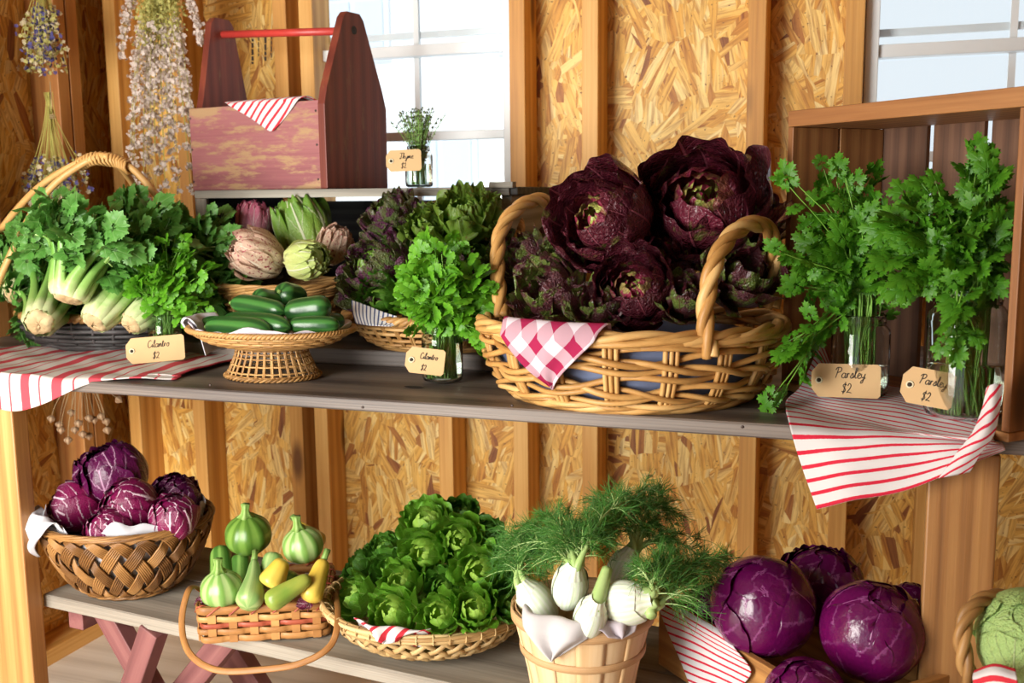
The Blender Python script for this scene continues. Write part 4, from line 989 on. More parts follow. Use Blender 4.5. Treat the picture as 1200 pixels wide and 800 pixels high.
# thyme
p = f(491, 200, 2.03); p = np.array([p[0], p[1], ZC0 + .001])
jar('glass_jar', 'little glass jar of thyme standing on the crate in front of the window', p, .030, .088, .05)
t = thing('thyme_bunch', 'small sprigs of thyme in the little jar by the window', 'herbs', p)
st, lf = MB(), MB(); tv = np.array([[0, 0, 0], [.35, .5, .05], [0, 1, 0], [-.35, .5, .05]]); tt = np.array([[0, 1, 2], [0, 2, 3]]); tu = np.zeros((4, 3))
ps, ds, ns, zs = [], [], [], []
for i in range(46):
    a = rng.random() * 6.28; e = np.array([.05 * cos(a) * rng.random() ** .4, .04 * sin(a) * rng.random(), .135 + .03 * rng.random()])
    if i == 0: e = np.array([.062, 0, .150])
    if i == 1: e = np.array([-.062, 0, .138])
    P = bez([(.012 * cos(a), .012 * sin(a), .008), (.008 * cos(a), .008 * sin(a), .06), (e[0] * .35, e[1] * .35, .095), e], 14); st.tube(P, .0007, 4, caps=False)
    for k in range(5, 14):
        for q in range(5 if k > 11 else 3): ps.append(P[k] + rng.normal(size=3) * .0015); ds.append(nrm(rng.normal(size=3) + [0, 0, .5])); ns.append(nrm(rng.normal(size=3))); zs.append(.0055 * (.7 + .6 * rng.random()))
d = np.array(ds); z = np.array(ns); z = nrm(z - (z * d).sum(1, keepdims=True) * d); x = np.cross(d, z)
lf.inst(tv, tu, tt, np.stack([x, d, z], -1), np.array(ps), np.array(zs), rng.random(len(ps)))
obj('stems', st, M['stem'], t); obj('leaves', lf, M['thyme'], t)
tag('kraft price tag lettered Thyme standing beside the toolbox', 473, 188, 1.955, .074, .044, -.03, 'Thyme', lean=.1, yaw=.25, s_=.0058)

# ------------------------------------------------------------------ chicory basket
Bc = np.array([-1.16, 1.855, ZL + .001])
t = thing('chicory_basket', 'golden wicker bowl basket in front of the black crate', 'basket', Bc)
bk = Basket([(.085, .004), (.10, .02), (.128, .07), (.142, .112)], .80)
mb = MB(); bk.base(mb); bk.stakes(mb, 26, .0028, 2, dth=.04); bk.weave(mb, 26, 9, .0042, .003, h1=.85); obj('basket_body', mb, M['wickmid'], t)
mb = MB()
for k in range(4): bk.rim(mb, .0045, .0035, strands=3, pitch=.12, h=.86 + .045 * k, off=.001 * k)
obj('rim', mb, M['wickmid'], t)
G = 'chicory heads in the wicker bowl'
head('chicgreen', 354, 268, 1.93, 33, (-.35, -.1, 1), 'chicory', 'chicory', 'tall green chicory head with a white rib at the back of the bowl', G, squash=(1, 1, 1.1))
head('chicpink', 298, 258, 1.93, 21, (.2, -.1, 1), 'chicory', 'chicory', 'pink and white chicory head at the back left of the bowl', G)
head('chic', 300, 298, 1.79, 29, (-.35, -.6, .35), 'chicory', 'chicory', 'cream chicory head streaked dark red at the front left of the bowl', G)
head('chicpale', 360, 305, 1.79, 24, (.9, -.3, .12), 'chicory', 'chicory', 'pale yellow chicory head lying at the front right of the bowl', G)
head('chicpale', 262, 288, 1.86, 20, (-.7, -.1, .7), 'chicory', 'chicory', 'small greyish chicory head poking out at the left of the bowl', G)
head('chic', 392, 285, 1.90, 20, (.4, 0, 1), 'chicory', 'chicory', 'slim brownish chicory head at the right behind the green one', G)

# ------------------------------------------------------------------ dark lettuce baskets
def tilted(name, label, center, R, prof, ky, n, rows, mat_='wickmid', wr=.004):
    t = thing(name, label, 'basket'); setrot(t, R, center); bk = Basket(prof, ky)
    mb = MB(); bk.base(mb); bk.stakes(mb, n, .0028, 2, dth=.03); bk.weave(mb, n, rows, wr, .003, pts_per=4); obj('basket_body', mb, M[mat_], t)
    mb = MB(); bk.rim(mb, .006, .005, pitch=.05); obj('rim', mb, M[mat_], t); return t, bk
tilted('lettuce_basket', 'flat golden wicker basket of green-purple lettuces behind the middle jar', (-.79, 1.82, ZL + .003), rotz(0), [(.12, .004), (.15, .015), (.178, .045), (.19, .062)], .82, 40, 8)
mb = MB()
tilted('lettuce_basket', 'wicker basket behind the dark lettuces, only its upper rim showing', (-.83, 2.02, ZL + .120), rotx(.62), [(.10, .004), (.125, .03), (.145, .08), (.155, .115)], .7, 34, 10)
mb = MB(); mb.box((-.83, 2.05, ZL + .054), (.24, .15, .105)); obj('wooden_block', mb, M['black'], smooth=False, bevel=.003, label='dark wooden block inside the crate under the rear lettuce basket', cat='block')
G = 'dark lettuces in the middle baskets'
hd = [('darklet', 440, 312, 1.78, 50, (-.3, -.7, .6), 'dark green lettuce at the left front above the blue striped cloth'),
      ('darklet', 455, 248, 1.83, 34, (-.3, -.5, .8), 'purple-black lettuce at the top left beneath the thyme tag'),
      ('oaklet', 545, 248, 1.80, 42, (.1, -.5, .8), 'curly light green lettuce at the top right next to the window stud'),
      ('oaklet', 502, 262, 1.80, 30, (-.1, -.7, .6), 'curly green lettuce in the middle between the purple and the light green ones'),
      ('darklet', 560, 300, 1.80, 40, (.2, -.8, .5), 'dark purple lettuce at the right beside the big basket handle'),
      ('darklet', 505, 318, 1.80, 40, (0, -.8, .5), 'dark lettuce in the middle behind the cilantro bunch'),
      ('bibdark', 445, 350, 1.72, 30, (-.2, -.9, .3), 'small dark green lettuce low at the left by the blue striped cloth'),
      ('darklet', 588, 352, 1.78, 30, (.3, -.8, .4), 'purple lettuce low at the right behind the cilantro bunch')]
for i, (k, px, py, Y, r, ax, lab) in enumerate(hd): head(k, px, py, Y, r, ax, 'lettuce', 'lettuce', lab, G, var=i)
net = [[f(412, 352, 1.70), f(430, 358, 1.69), f(450, 366, 1.68), f(468, 372, 1.67)], [f(413, 366, 1.67), f(430, 372, 1.66), f(448, 378, 1.655), f(465, 379, 1.66)], [f(417, 379, 1.65), f(432, 381, 1.645), f(446, 381, 1.645), f(458, 382, 1.65)]]
sheet('striped_cloth', net, 'bluestripe', 30, 40, label='blue and white ticking cloth under the dark lettuce', swap=True, cat='napkin', wr=.001)
net = [[f(500, 365, 1.70), f(525, 372, 1.69), f(560, 372, 1.70)], [f(505, 385, 1.67), f(530, 388, 1.665), f(556, 386, 1.68)], [f(512, 398, 1.655), f(532, 400, 1.65), f(550, 398, 1.66)]]
sheet('striped_cloth', net, 'bluestripe', 30, 40, label='blue and white cloth showing low behind the cilantro jar', swap=True, cat='napkin', wr=.001)

# cilantro jar, middle
p = onZ(519, 447, ZS); p = np.array([p[0], p[1], ZS + .001])
jar('glass_jar', 'half pint glass jar of cilantro in the middle of the shelf', p, .036, .098, .07)
c = f(522, 345, p[1] - .01)
herb('cilantro_bunch', 'big bright cilantro bunch in the jar in the middle of the shelf', 'herbs', p, .032, .010, .098,
     [(c, (.074, .06, .060), 92), (f(488, 345, p[1]), (.028, .03, .050), 22), (f(562, 350, p[1]), (.025, .03, .045), 22), (f(515, 300, p[1]), (.038, .03, .022), 22), (f(562, 390, p[1] - .02), (.016, .02, .022), 8)], 'cilantro', 'cilantro', .031, seed=33, ms=4)
tag('kraft price tag lettered Cilantro leaning on the middle jar below the dark lettuces', 498, 423, p[1] - .062, .068, .044, .10, 'Cilantro', lean=.18, yaw=.20, s_=.0050)

# ------------------------------------------------------------------ big willow basket
Bb = np.array([-.374, 1.630, ZS + .002])
t = thing('willow_basket', 'large peeled willow basket with two twisted loop handles, full of red lettuce', 'basket', Bb)
bk = Basket([(.190, .005), (.212, .018), (.233, .06), (.240, .10), (.242, .116)], .90)
mb = MB(); bk.base(mb); bk.stakes(mb, 17, .0042, 3, dth=.036); obj('stakes', mb, M['wick'], t)
mb = MB(); bk.weave(mb, 17, 14, .0047, .0078, h0=.03, h1=.96, jit=.075, pts_per=7); obj('weavers', mb, M['wick'], t)
mb = MB(); bk.rim(mb, .0085, .0062, strands=3, pitch=.21, h=1.0); bk.rim(mb, .005, .0055, strands=2, pitch=.30, h=.93, off=.006); bk.rim(mb, .004, .006, strands=2, pitch=.15, h=.04, off=.004); obj('rim', mb, M['wick'], t)
for pts in (([f(588, 372, 1.60), f(583, 310, 1.66), f(588, 268, 1.70), f(612, 240, 1.75), f(640, 236, 1.82), f(652, 262, 1.86), f(650, 330, 1.86)]),
            ([f(833, 418, 1.455), f(826, 372, 1.455), f(836, 312, 1.47), f(858, 275, 1.52), f(886, 262, 1.58), f(905, 278, 1.63), f(908, 325, 1.66), f(905, 360, 1.66)])):
    mb = MB(); twist(mb, np.array(pts) - Bb, .0060, .0078, 3, .12); obj('handle', mb, M['wick'], t)
mb = liner(bk, .05, .7, -.020, .002, None, seed=8)
o = obj('cloth_liner', mb, M['bluelinen'], solid=.0015, label='pale blue cloth lining the willow basket, showing between the weave', cat='cloth'); o.location = Bb
mb = corner(bk, -pi / 2 - .30, .095, .080, inn=.05, lift=.016, gap=.014, rimw=.018, seed=4, waves=.003, skew=.004)
o = obj('gingham_napkin', mb, M['gingham'], solid=.0016, label='red and white checkered napkin corner hanging over the front of the willow basket', cat='napkin'); o.location = Bb
G = 'red lettuces heaped in the willow basket'
for i, (k, px, py, Y, r, ax, lab) in enumerate([
    ('redlet', 705, 256, 1.62, 66, (-.38, -.85, .35), 'red butter lettuce with a bright green heart at the upper left'),
    ('redlet', 826, 236, 1.68, 80, (-.05, -.9, .40), 'largest red butter lettuce, topmost at the upper right'),
    ('redlet', 745, 338, 1.545, 52, (-.05, -.9, .45), 'medium red lettuce with a small green heart low in the middle'),
    ('redloose', 640, 338, 1.60, 50, (-.4, -.6, .6), 'loose purple-brown lettuce at the lower left by the left handle'),
    ('redloose', 700, 352, 1.53, 36, (-.2, -.6, .8), 'loose dark lettuce just above the checkered napkin'),
    ('redloose', 872, 318, 1.62, 48, (.4, -.6, .7), 'loose purple lettuce framed by the right handle'),
    ('redloose', 802, 345, 1.54, 36, (.1, -.6, .8), 'dark lettuce left of the foot of the right handle'),
    ('redloose', 612, 300, 1.74, 36, (-.6, -.5, .6), 'purple lettuce framed by the left handle'),
    ('redlet', 770, 300, 1.66, 48, (0, -.7, .6), 'dark lettuce half buried in the centre of the heap'),
    ('redloose', 655, 300, 1.66, 38, (-.5, -.6, .6), 'brown leafy lettuce between the left handle and the green hearted one'),
    ('redloose', 890, 250, 1.78, 40, (.6, -.4, .6), 'dark lettuce at the right end touching the crate')]):
    head(k, px, py, Y, r, ax, 'red_lettuce', 'lettuce', lab, G, var=i)

# ------------------------------------------------------------------ upright crate with parsley
c0 = np.array([-.137, 1.712]); c1 = np.array([.172, 1.424]); wd = nrm(c1 - c0); dd = np.array([-wd[1], wd[0]]); cw = float(np.linalg.norm(c1 - c0))
H = .447; DP = .20; an_ = math.atan2(wd[1], wd[0]); zb = ZS + .001
t = thing('upright_crate', 'wooden crate standing open at the right, framing the parsley jars', 'crate', (c0[0], c0[1], zb), an_)
for x in (.006, cw - .006):
    for yy in ((0, DP * .49), (DP * .51, DP)):
        mb = MB(); mb.box((x, (yy[0] + yy[1]) / 2, (H - .010) / 2), (.012, yy[1] - yy[0] - .001, H - .037)); obj('side_board', mb, M['crate'], t, smooth=False, bevel=.0012)
mb = MB(); mb.box((cw / 2, DP / 2, H - .0105), (cw, DP, .025)); obj('top_board', mb, M['crate'], t, smooth=False, bevel=.0015)
mb = MB(); mb.box((cw / 2, DP / 2, .0065), (cw, DP, .0125)); obj('bottom_board', mb, M['crate'], t, smooth=False, bevel=.0015)
bw = (cw - .0) / 4
for k in range(4):
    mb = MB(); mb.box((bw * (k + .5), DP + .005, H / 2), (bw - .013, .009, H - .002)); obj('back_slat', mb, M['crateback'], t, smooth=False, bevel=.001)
ZP = zb + .0145
def inset(px, py, z): q = onZ(px, py, z); return np.array([q[0], q[1], z])
p1 = inset(1006, 463, ZP); p2 = inset(1128, 487, ZP)
jar('glass_jar', 'glass jar of parsley at the left inside the upright crate', p1, .043, .125, .05)
jar('glass_jar', 'tall glass jar of parsley at the right inside the upright crate', p2, .052, .178, .075)
herb('parsley_bunch', 'parsley bunch in the left jar, arching out past the crate edge', 'herbs', p1, .038, .010, .125,
     [(f(995, 275, p1[1]), (.050, .05, .060), 26), (f(1020, 320, p1[1]), (.05, .05, .05), 16), (f(985, 215, p1[1] + .02), (.045, .03, .030), 10), (f(935, 218, p1[1] - .05), (.012, .02, .010), 2),
      (f(958, 335, p1[1] - .03), (.025, .03, .035), 7), (f(918, 298, p1[1] - .10), (.010, .02, .006), 2), (f(940, 405, p1[1] - .08), (.014, .02, .025), 4), (f(918, 450, p1[1] - .10), (.008, .01, .012), 2)], 'parsley', 'parsley', .044, seed=41, ms=5, sr=.0015)
herb('parsley_bunch', 'dense parsley bunch in the right jar, filling the crate corner', 'herbs', p2, .046, .010, .178,
     [(f(1110, 275, p2[1]), (.070, .05, .060), 46), (f(1150, 225, p2[1] + .02), (.022, .04, .055), 22), (f(1070, 310, p2[1] - .01), (.035, .04, .045), 18), (f(1140, 320, p2[1] - .02), (.030, .03, .040), 16), (f(1125, 385, p2[1] - .075), (.022, .012, .025), 5)], 'parsley', 'parsley', .044, seed=43, ms=5, sr=.0016)
tag('kraft price tag lettered Parsley on the left jar in the crate', 991, 446, 1.575, .098, .050, -.02, 'Parsley', lean=.2, yaw=-.02, s_=.0074)
tag('kraft price tag lettered Parsley on the right jar in the crate', 1087, 454, 1.475, .068, .050, .10, 'Parsley', lean=.2, yaw=-.22, s_=.0062)
e = .004
zi, zo = ZP + .003, ZS + .004
net = [[f(962, 398, 1.755), f(985, 443, 1.74), onZ(1042, 452, zi), onZ(1100, 462, zi), onZ(1150, 474, zi)],
       [onZ(940, 450, zi + .004), onZ(980, 462, zi), onZ(1043, 468, zi), onZ(1100, 480, zi), onZ(1160, 494, zi)],
       [onZ(921, 471, zo), onZ(976, 484, zo), onZ(1046, 498, zo), onZ(1102, 508, zo), onZ(1166, 518, zo)],
       [f(926, 500, 1.444), f(983, 504, 1.442), f(1050, 508, 1.444), f(1110, 514, 1.440), f(1174, 519, 1.438)],
       [f(938, 540, 1.430), f(988, 534, 1.424), f(1055, 528, 1.428), f(1114, 524, 1.424), f(1176, 522, 1.428)],
       [f(957, 597, 1.42), f(1000, 586, 1.415), f(1062, 574, 1.420), f(1120, 551, 1.415), f(1178, 527, 1.42)]]
sheet('striped_towel', net, 'tick', 100, 100, label='red ticking towel under the parsley jars hanging over the shelf edge', cat='towel', wr=.0012, thick=.002)
net = [[f(1100, 560, 1.395), f(1118, 556, 1.392), f(1136, 552, 1.395)], [f(1122, 530, 1.39), f(1136, 530, 1.385), f(1150, 528, 1.39)], [f(1140, 508, 1.39), f(1152, 508, 1.382), f(1164, 508, 1.39)], [f(1152, 480, 1.40), f(1161, 480, 1.392), f(1170, 480, 1.40)], [f(1157, 455, 1.40), f(1164, 450, 1.394), f(1174, 450, 1.40)]]
sheet('towel_fold', net, 'tick', 40, 24, label='upturned white folded corner of the ticking towel against the crate side', cat='towel', wr=.0006, thick=.005, rot=.9)

# ------------------------------------------------------------------ hanging dried flowers
def star(npet=5, w=.34):
    v, t_ = [(0, 0, 0)], []
    for k in range(npet):
        a = 2 * pi * k / npet; d = np.array([cos(a), sin(a), 0]); s_ = np.array([-sin(a), cos(a), 0]); n0 = len(v)
        v += [tuple(d * .55 + s_ * w + [0, 0, .22]), tuple(d * 1.0 + [0, 0, .30]), tuple(d * .55 - s_ * w + [0, 0, .22])]
        t_ += [(0, n0, n0 + 1), (0, n0 + 1, n0 + 2)]
    v = np.array(v, float); return v, np.zeros((len(v), 3)), np.array(t_)
ST = star()
def scatter(mb, pos, size, jit=.3):
    pos = np.array(pos); k = len(pos); z = nrm(rng.normal(size=(k, 3)) + [0, -.5, 0]); a = nrm(rng.normal(size=(k, 3))); x = nrm(np.cross(a, z)); y = np.cross(z, x)
    mb.inst(*ST, np.stack([x, y, z], -1), pos, size * (1 + jit * (rng.random(k) - .5) * 2), rng.random(k))
def nail_string(t, top, h=.0):
    pass
# white larkspur
Yh = 2.10
T0 = f(188, -60, Yh); t = thing('dried_flowers', 'large hanging bunch of dried white and green flowers left of the toolbox', 'dried flowers', T0)
st, wf, gf = MB(), MB(), MB(); W_, G_ = [], []
for i in range(46):
    ex, ey = 150 + 82 * rng.random(), 125 + 110 * rng.random() ** .8; e = f(ex, ey, Yh + .07 * rng.normal() * .5) - T0
    if i < 6: e = f(140 + 10 * rng.random() if i < 3 else 236 - 6 * rng.random(), 40 + 30 * rng.random(), Yh) - T0
    mid = np.array([e[0] * .75, e[1] * .8, e[2] * .35]); P = bez([(0, 0, 0), (e[0] * .2, e[1] * .3, e[2] * .12), mid, e], 22); st.tube(P, np.linspace(.0013, .0006, 22), 4, caps=False)
    s0 = 13
    for k in range(s0, 22):
        for q in range(11):
            W_.append(P[k] + rng.normal(size=3) * [.0055, .0055, .005] * (1.1 - .03 * (k - 10)))
    for k in range(4, s0):
        for q in range(9): G_.append(P[k] + rng.normal(size=3) * [.010, .010, .008])
scatter(wf, W_, .0052); scatter(gf, G_, .0042)
obj('stems', st, M['dry'], t); obj('white_flowers', wf, M['petal'], t, kind='stuff'); obj('green_flowers', gf, M['petalgreen'], t, kind='stuff')
# two blue bunches hanging under each other
def bluebunch(top, body, label, spread_px, n, tail=None, Yh=2.02, flip=False):
    T0 = f(*top, Yh); t = thing('dried_flowers', label, 'dried flowers', T0, 0, 'small bunches of dried blue flowers'); st, c1_, c2_, c3_ = MB(), MB(), MB(), MB(); A, B, Cc = [], [], []
    for i in range(n):
        e = f(body[0] + spread_px * rng.normal() * .42, body[1] + (body[3] - body[1]) * rng.random(), Yh + .025 * rng.normal()) - T0
        P = bez([(rng.normal() * .004, rng.normal() * .003, .02 if flip else 0), (e[0] * .15, e[1] * .3, e[2] * .35), (e[0] * .7, e[1] * .7, e[2] * .7), e], 12); st.tube(P, .0009, 4, caps=False)
        for k in range(8, 12):
            for q in range(5): (A, B, Cc)[(i + q) % 3].append(P[k] + rng.normal(size=3) * .0055)
    scatter(c1_, A, .0062); scatter(c2_, B, .0062); scatter(c3_, Cc, .0058)
    obj('stems', st, M['dry'], t); obj('cream_flowers', c1_, M['petalcream'], t, kind='stuff'); obj('blue_flowers', c2_, M['petalblue'], t, kind='stuff'); obj('green_flowers', c3_, M['petalgreen'], t, kind='stuff')
    mb = MB(); a = np.linspace(0, 2 * pi * 3, 40); q0 = f(*tail, Yh) - T0 if tail else np.zeros(3)
    mb.tube(q0 + np.stack([.007 * np.cos(a), .007 * np.sin(a), a * .0006], -1), .0012, 5)
    if tail: mb.tube([q0, q0 + [.0, .0, .09], np.array([0, 0, -.06])], .001, 4)
    obj('twine', mb, M['drytan'], t)
bluebunch((48, -50), (53, 25, 0, 85), 'dried blue and cream flowers hanging at the top left corner', 26, 42)
bluebunch((57, 118), (66, 205, 0, 255), 'dried blue flowers hanging lower, just above the hoop handle', 36, 40, tail=(62, 140), flip=True)
T0 = f(95, 452, 2.0); t = thing('dried_seed_pods', 'dried seed pods hanging just below the shelf at the left', 'dried pods', T0)
st, pd = MB(), MB()
for i, (px, py) in enumerate([(61, 487), (70, 494), (80, 512), (88, 500), (97, 505), (104, 507), (104, 486), (110, 488), (118, 484), (125, 500), (124, 490), (84, 480), (137, 466), (92, 492), (72, 500)]):
    e = f(px, py, 2.0 + .02 * rng.normal()) - T0; P = bez([(e[0] * .3, 0, .05), (e[0] * .5, 0, -.01), (e[0] * .9, e[1], e[2] * .5), e], 10); st.tube(P, .0010, 4, caps=False)
    d = nrm(P[-1] - P[-2]); r = .0105; q = P[-1]
    pd = MB(); pd.tube([q + d * a for a in (-.001, .002, .006, .011, .015, .019)], [.0015, r * .7, r, r * .85, r * .4, .0012], 10, rib=lambda th: 1 + .06 * np.cos(th * 5)); obj('pod', pd, M['pod'], t)
st.tube([(0, 0, .0), (0, 0, .06), (0, 0, ZS - .0215 - T0[2])], .0016, 5)
obj('stems', st, M['drytan'], t)

# ------------------------------------------------------------------ bench: radicchio
Br = np.array([-1.378, 1.590, ZB + .002])
t = thing('radicchio_basket', 'deep brown cane basket in open twill weave holding radicchio', 'basket', Br)
bk = Basket([(.088, .006), (.115, .025), (.149, .080), (.166, .130), (.169, .146)], .88)
mb = MB(); bk.base(mb); bk.twill(mb, 22, 6, .0022, .0042, .95, h1=.93, gap=2.25); obj('basket_body', mb, M['wickbrown'], t)
mb = MB(); bk.rim(mb, .004, .0028, strands=5, pitch=.16); bk.rim(mb, .003, .0026, strands=4, pitch=.2, h=.95, off=.003); bk.rim(mb, .003, .003, strands=3, pitch=.1, h=0.0, off=.004); obj('rim', mb, M['wickbrown'], t)
mb = liner(bk, .05, 1, -.014, .012, None, seed=5); o = obj('cloth_liner', mb, M['linen'], solid=.0015, label='white linen cloth lining the radicchio basket', cat='cloth'); o.location = Br
mb = corner(bk, -pi * .70, .075, .065, inn=.05, lift=.02, gap=.014, seed=7, waves=.006, skew=-.03); o = obj('linen_napkin', mb, M['linen'], solid=.0015, label='white napkin corner hanging over the front left rim of the radicchio basket', cat='napkin'); o.location = Br
G = 'radicchio heads in the brown cane basket'
for i, (k, px, py, Y, r, ax, lab) in enumerate([
    ('raddark', 131, 558, 1.64, 41, (-.1, -.3, .9), 'darkest radicchio, topmost of the pile'),
    ('rad', 87, 594, 1.57, 31, (-.6, -.6, .5), 'radicchio at the left of the pile with bold white veins'),
    ('rad', 152, 592, 1.555, 33, (0, -.8, .6), 'radicchio in the middle of the pile just under the dark top one'),
    ('raddark', 206, 583, 1.66, 30, (.5, -.2, .8), 'dark radicchio at the back right of the basket'),
    ('rad', 203, 606, 1.56, 29, (.2, -.3, .9), 'white streaked radicchio at the front right'),
    ('rad', 127, 620, 1.50, 27, (-.2, -.5, .8), 'small radicchio lowest at the front by the napkin'),
    ('raddark', 150, 625, 1.62, 34, (0, 0, 1), 'radicchio buried under the others in the basket middle')]):
    head(k, px, py, Y, r, ax, 'radicchio', 'radicchio', lab, G, var=i)

# ------------------------------------------------------------------ bench: squash basket
a0 = onZ(232, 757, ZB); a1 = onZ(385, 748, ZB); wdt = float(np.linalg.norm(a1[:2] - a0[:2])); an2 = math.atan2(a1[1] - a0[1], a1[0] - a0[0])
SB = np.array([a0[0], a0[1], ZB + .002]); W2, D2, H2 = wdt, .185, .068
t = thing('splint_basket', 'rectangular splint basket with a red woven band and folded hoop handle', 'basket', SB, an2)
def rrect(n=200, r=.018, off=0.0):
    w, d = W2 / 2 + off, D2 / 2 + off; r = r + off; cs = [(w - r, d - r), (-w + r, d - r), (-w + r, -d + r), (w - r, -d + r)]; P = []
    for k, (cx, cy) in enumerate(cs):
        for a in np.linspace(0, pi / 2, 8): P.append((cx + r * cos(a + k * pi / 2), cy + r * sin(a + k * pi / 2)))
    P = np.array(P + [P[0]]); L = np.concatenate([[0], np.cumsum(np.linalg.norm(np.diff(P, axis=0), axis=1))]); s_ = np.linspace(0, L[-1], n, endpoint=False)
    return np.stack([np.interp(s_, L, P[:, 0]) + W2 / 2, np.interp(s_, L, P[:, 1]) + D2 / 2], -1), L[-1]
def band(mb, z, hgt, amp, per, ph, thick=.0012, seed=0, base=0.0, n=288):
    P, L = rrect(n); T = nrm(np.roll(P, -1, 0) - np.roll(P, 1, 0)); N = np.stack([T[:, 1], -T[:, 0]], -1); s_ = np.arange(n) / n
    o_ = base + amp * np.sign(np.cos(s_ * 2 * pi * per / 2 + ph)) * np.abs(np.cos(s_ * 2 * pi * per / 2 + ph)) ** .5
    sec = [(-thick, -hgt / 2), (thick * .6, -hgt / 2 * .9), (thick, 0), (thick * .6, hgt / 2 * .9), (-thick, hgt / 2)]
    G3 = np.zeros((n, 5, 3)); U = np.zeros((n, 5, 3))
    for k, (a, b) in enumerate(sec):
        q = P + N * (o_ + a)[:, None]; G3[:, k, :2] = q; G3[:, k, 2] = z + b; U[:, k] = np.stack([s_ * L, np.full(n, b * 20), np.full(n, seed)], -1)
    mb.grid(G3, U, close_u=True, close_v=True)
mb = MB(); mbr = MB(); per = 22
for j, (z, hg) in enumerate(((.008, .012), (.021, .011), (.0325, .009), (.0435, .011), (.055, .0)) ):
    if hg: band(mbr if j == 2 else mb, z, hg, .0022, per, pi * j, seed=rng.random())
obj('woven_bands', mb, M['splint'], t); obj('red_band', mbr, M['splintred'], t, label='red woven band')
mb = MB(); P, L = rrect(per * 8)
for k in range(per):
    c = P[k * 8]; nx = P[(k * 8 + 1) % len(P)] - P[k * 8 - 1]; tx = nrm(np.array([nx[0], nx[1], 0])); R = np.stack([tx, [tx[1], -tx[0], 0], [0, 0, 1]], -1)
    mb.box((c[0], c[1], .033), (.014, .0016, .062), R)
obj('stakes', mb, M['splint'], t, smooth=False)
mb = MB(); band(mb, .0605, .015, 0, per, 0, .0022, base=.0022); band(mb, .0605, .015, 0, per, 0, .0018, base=-.003); obj('rim', mb, M['splint'], t)
mb = MB(); P, L = rrect(44, off=.0048); Pi_, _ = rrect(44, off=-.0065)
for k in range(0, 44): 
    k2 = (k + 1) % 44; q = [(*P[k], .0525), (*P[k], .0525 + .001), (*P[k2], .0675), (*((P[k2] + Pi_[k2]) / 2), .0692), (*Pi_[k2], .0675)]
    if k % 2 == 0: mb.tube(q, .0016, 5)
obj('rim_lacing', mb, M['splintred'], t)
mb = MB(); mb.box((W2 / 2, D2 / 2, .003), (W2 - .012, D2 - .012, .003)); obj('base', mb, M['splint'], t, smooth=False)
def sbl(px, py, Y):      # world -> basket local
    q = f(px, py, Y) - SB; c, s_ = cos(-an2), sin(-an2); return np.array([q[0] * c - q[1] * s_, q[0] * s_ + q[1] * c, q[2]])
hp = spline([(-.006, D2 * .55, .058), sbl(222, 690, 1.42), sbl(213, 728, 1.375), sbl(222, 765, 1.335), sbl(255, 785, 1.32), sbl(310, 784, 1.33), sbl(355, 776, 1.35), sbl(388, 755, 1.38), sbl(396, 720, 1.43), (W2 + .006, D2 * .55, .058)], 80)
mb = MB(); mb.tube(hp, .0054, 8, flatdir=(0, -.8, .5), flat=.28); obj('handle', mb, M['splint'], t)
mb = MB(); q = np.array([(W2 + .006, D2 * .72, .052)]); mb.lathe([(.0005, -.007), (.006, -.004), (.007, 0), (.006, .004), (.0005, .007)], 10, (W2 + .010, D2 * .70, .058)); obj('handle_knot', mb, M['wickbrown'], t)
G = 'squashes heaped in the splint basket'
def roundsq(px, py, Y, rpx, ax, mat_, label, stemL=1.0, flat=.9):
    p = f(px, py, Y); zc = -(RW.T @ (p - CAM))[2]; r = rpx * zc / F; t = thing('round_squash', label, 'squash', p, 0, G); R = frame(ax, .3)
    th = np.linspace(.02, pi - .02, 26); prof = np.stack([r * np.sin(th), -r * flat * np.cos(th)], -1); prof[:, 1] += np.where(th > 2.5, (th - 2.5) * r * .06, 0)
    mb = MB(); mb.lathe(prof, 60, rib=lambda a: 1 + .022 * np.cos(a * 10)); mb.a[0][:, [0, 1]] = mb.a[0][:, [1, 0]]
    mb.v[0] = mb.v[0] @ R.T; obj('body', mb, M[mat_], t)
    mb = MB(); z0 = r * flat * .97; mb.tube(np.array([(0, 0, z0), (0, 0, z0 + .006), (.001, 0, z0 + .014 * stemL), (.002, .001, z0 + .024 * stemL)]) @ R.T, [.016 * r / .045, .008, .0062, .0078], 20, rib=lambda a: 1 + .14 * np.cos(a * 5)); obj('stem', mb, M['vstem'], t)
def longsq(A, B, Y1, Y2, r1, r2, mat_, label, bow=0.0, stem=True, name='squash', neck=None):
    A, B = f(*A, Y1), f(*B, Y2); zc = -(RW.T @ (A - CAM))[2]; c = (A + B) / 2; t = thing(name, label, 'squash', c, 0, G); x = np.linspace(0, 1, 30)
    R = (r1 + (r2 - r1) * (x * x * (3 - 2 * x))) * zc / F; R = R * np.clip(1 - np.abs(2 * x - 1) ** 6, .03, 1) ** .5
    P = A + (B - A) * x[:, None] - c; P[:, 0] += bow * np.sin(pi * x); mb = MB(); mb.tube(P, R, 24, rib=lambda th: 1 + .03 * np.cos(th * 8)); obj('body', mb, M[mat_], t)
    if stem: d = nrm(A - B); mb = MB(); mb.tube([P[0] - d * .004, P[0] + d * .008, P[0] + d * .018], [.006, .005, .006], 12, rib=lambda a: 1 + .12 * np.cos(a * 5)); obj('stem', mb, M['vstem'], t)
roundsq(291, 626, 1.55, 27, (.02, -.15, 1), 'roundz', 'round green squash at the back left with an upright stem')
roundsq(355, 638, 1.53, 24, (-.12, -.2, 1), 'roundzpale', 'round pale green squash at the back right')
roundsq(260, 690, 1.44, 25, (-.05, -.1, 1), 'roundzpale', 'round whitish green squash at the front left')
longsq((258, 640), (262, 690), 1.55, 1.50, 12, 14, 'zuc', 'dark green zucchini standing behind the whitish round squash', stem=False)
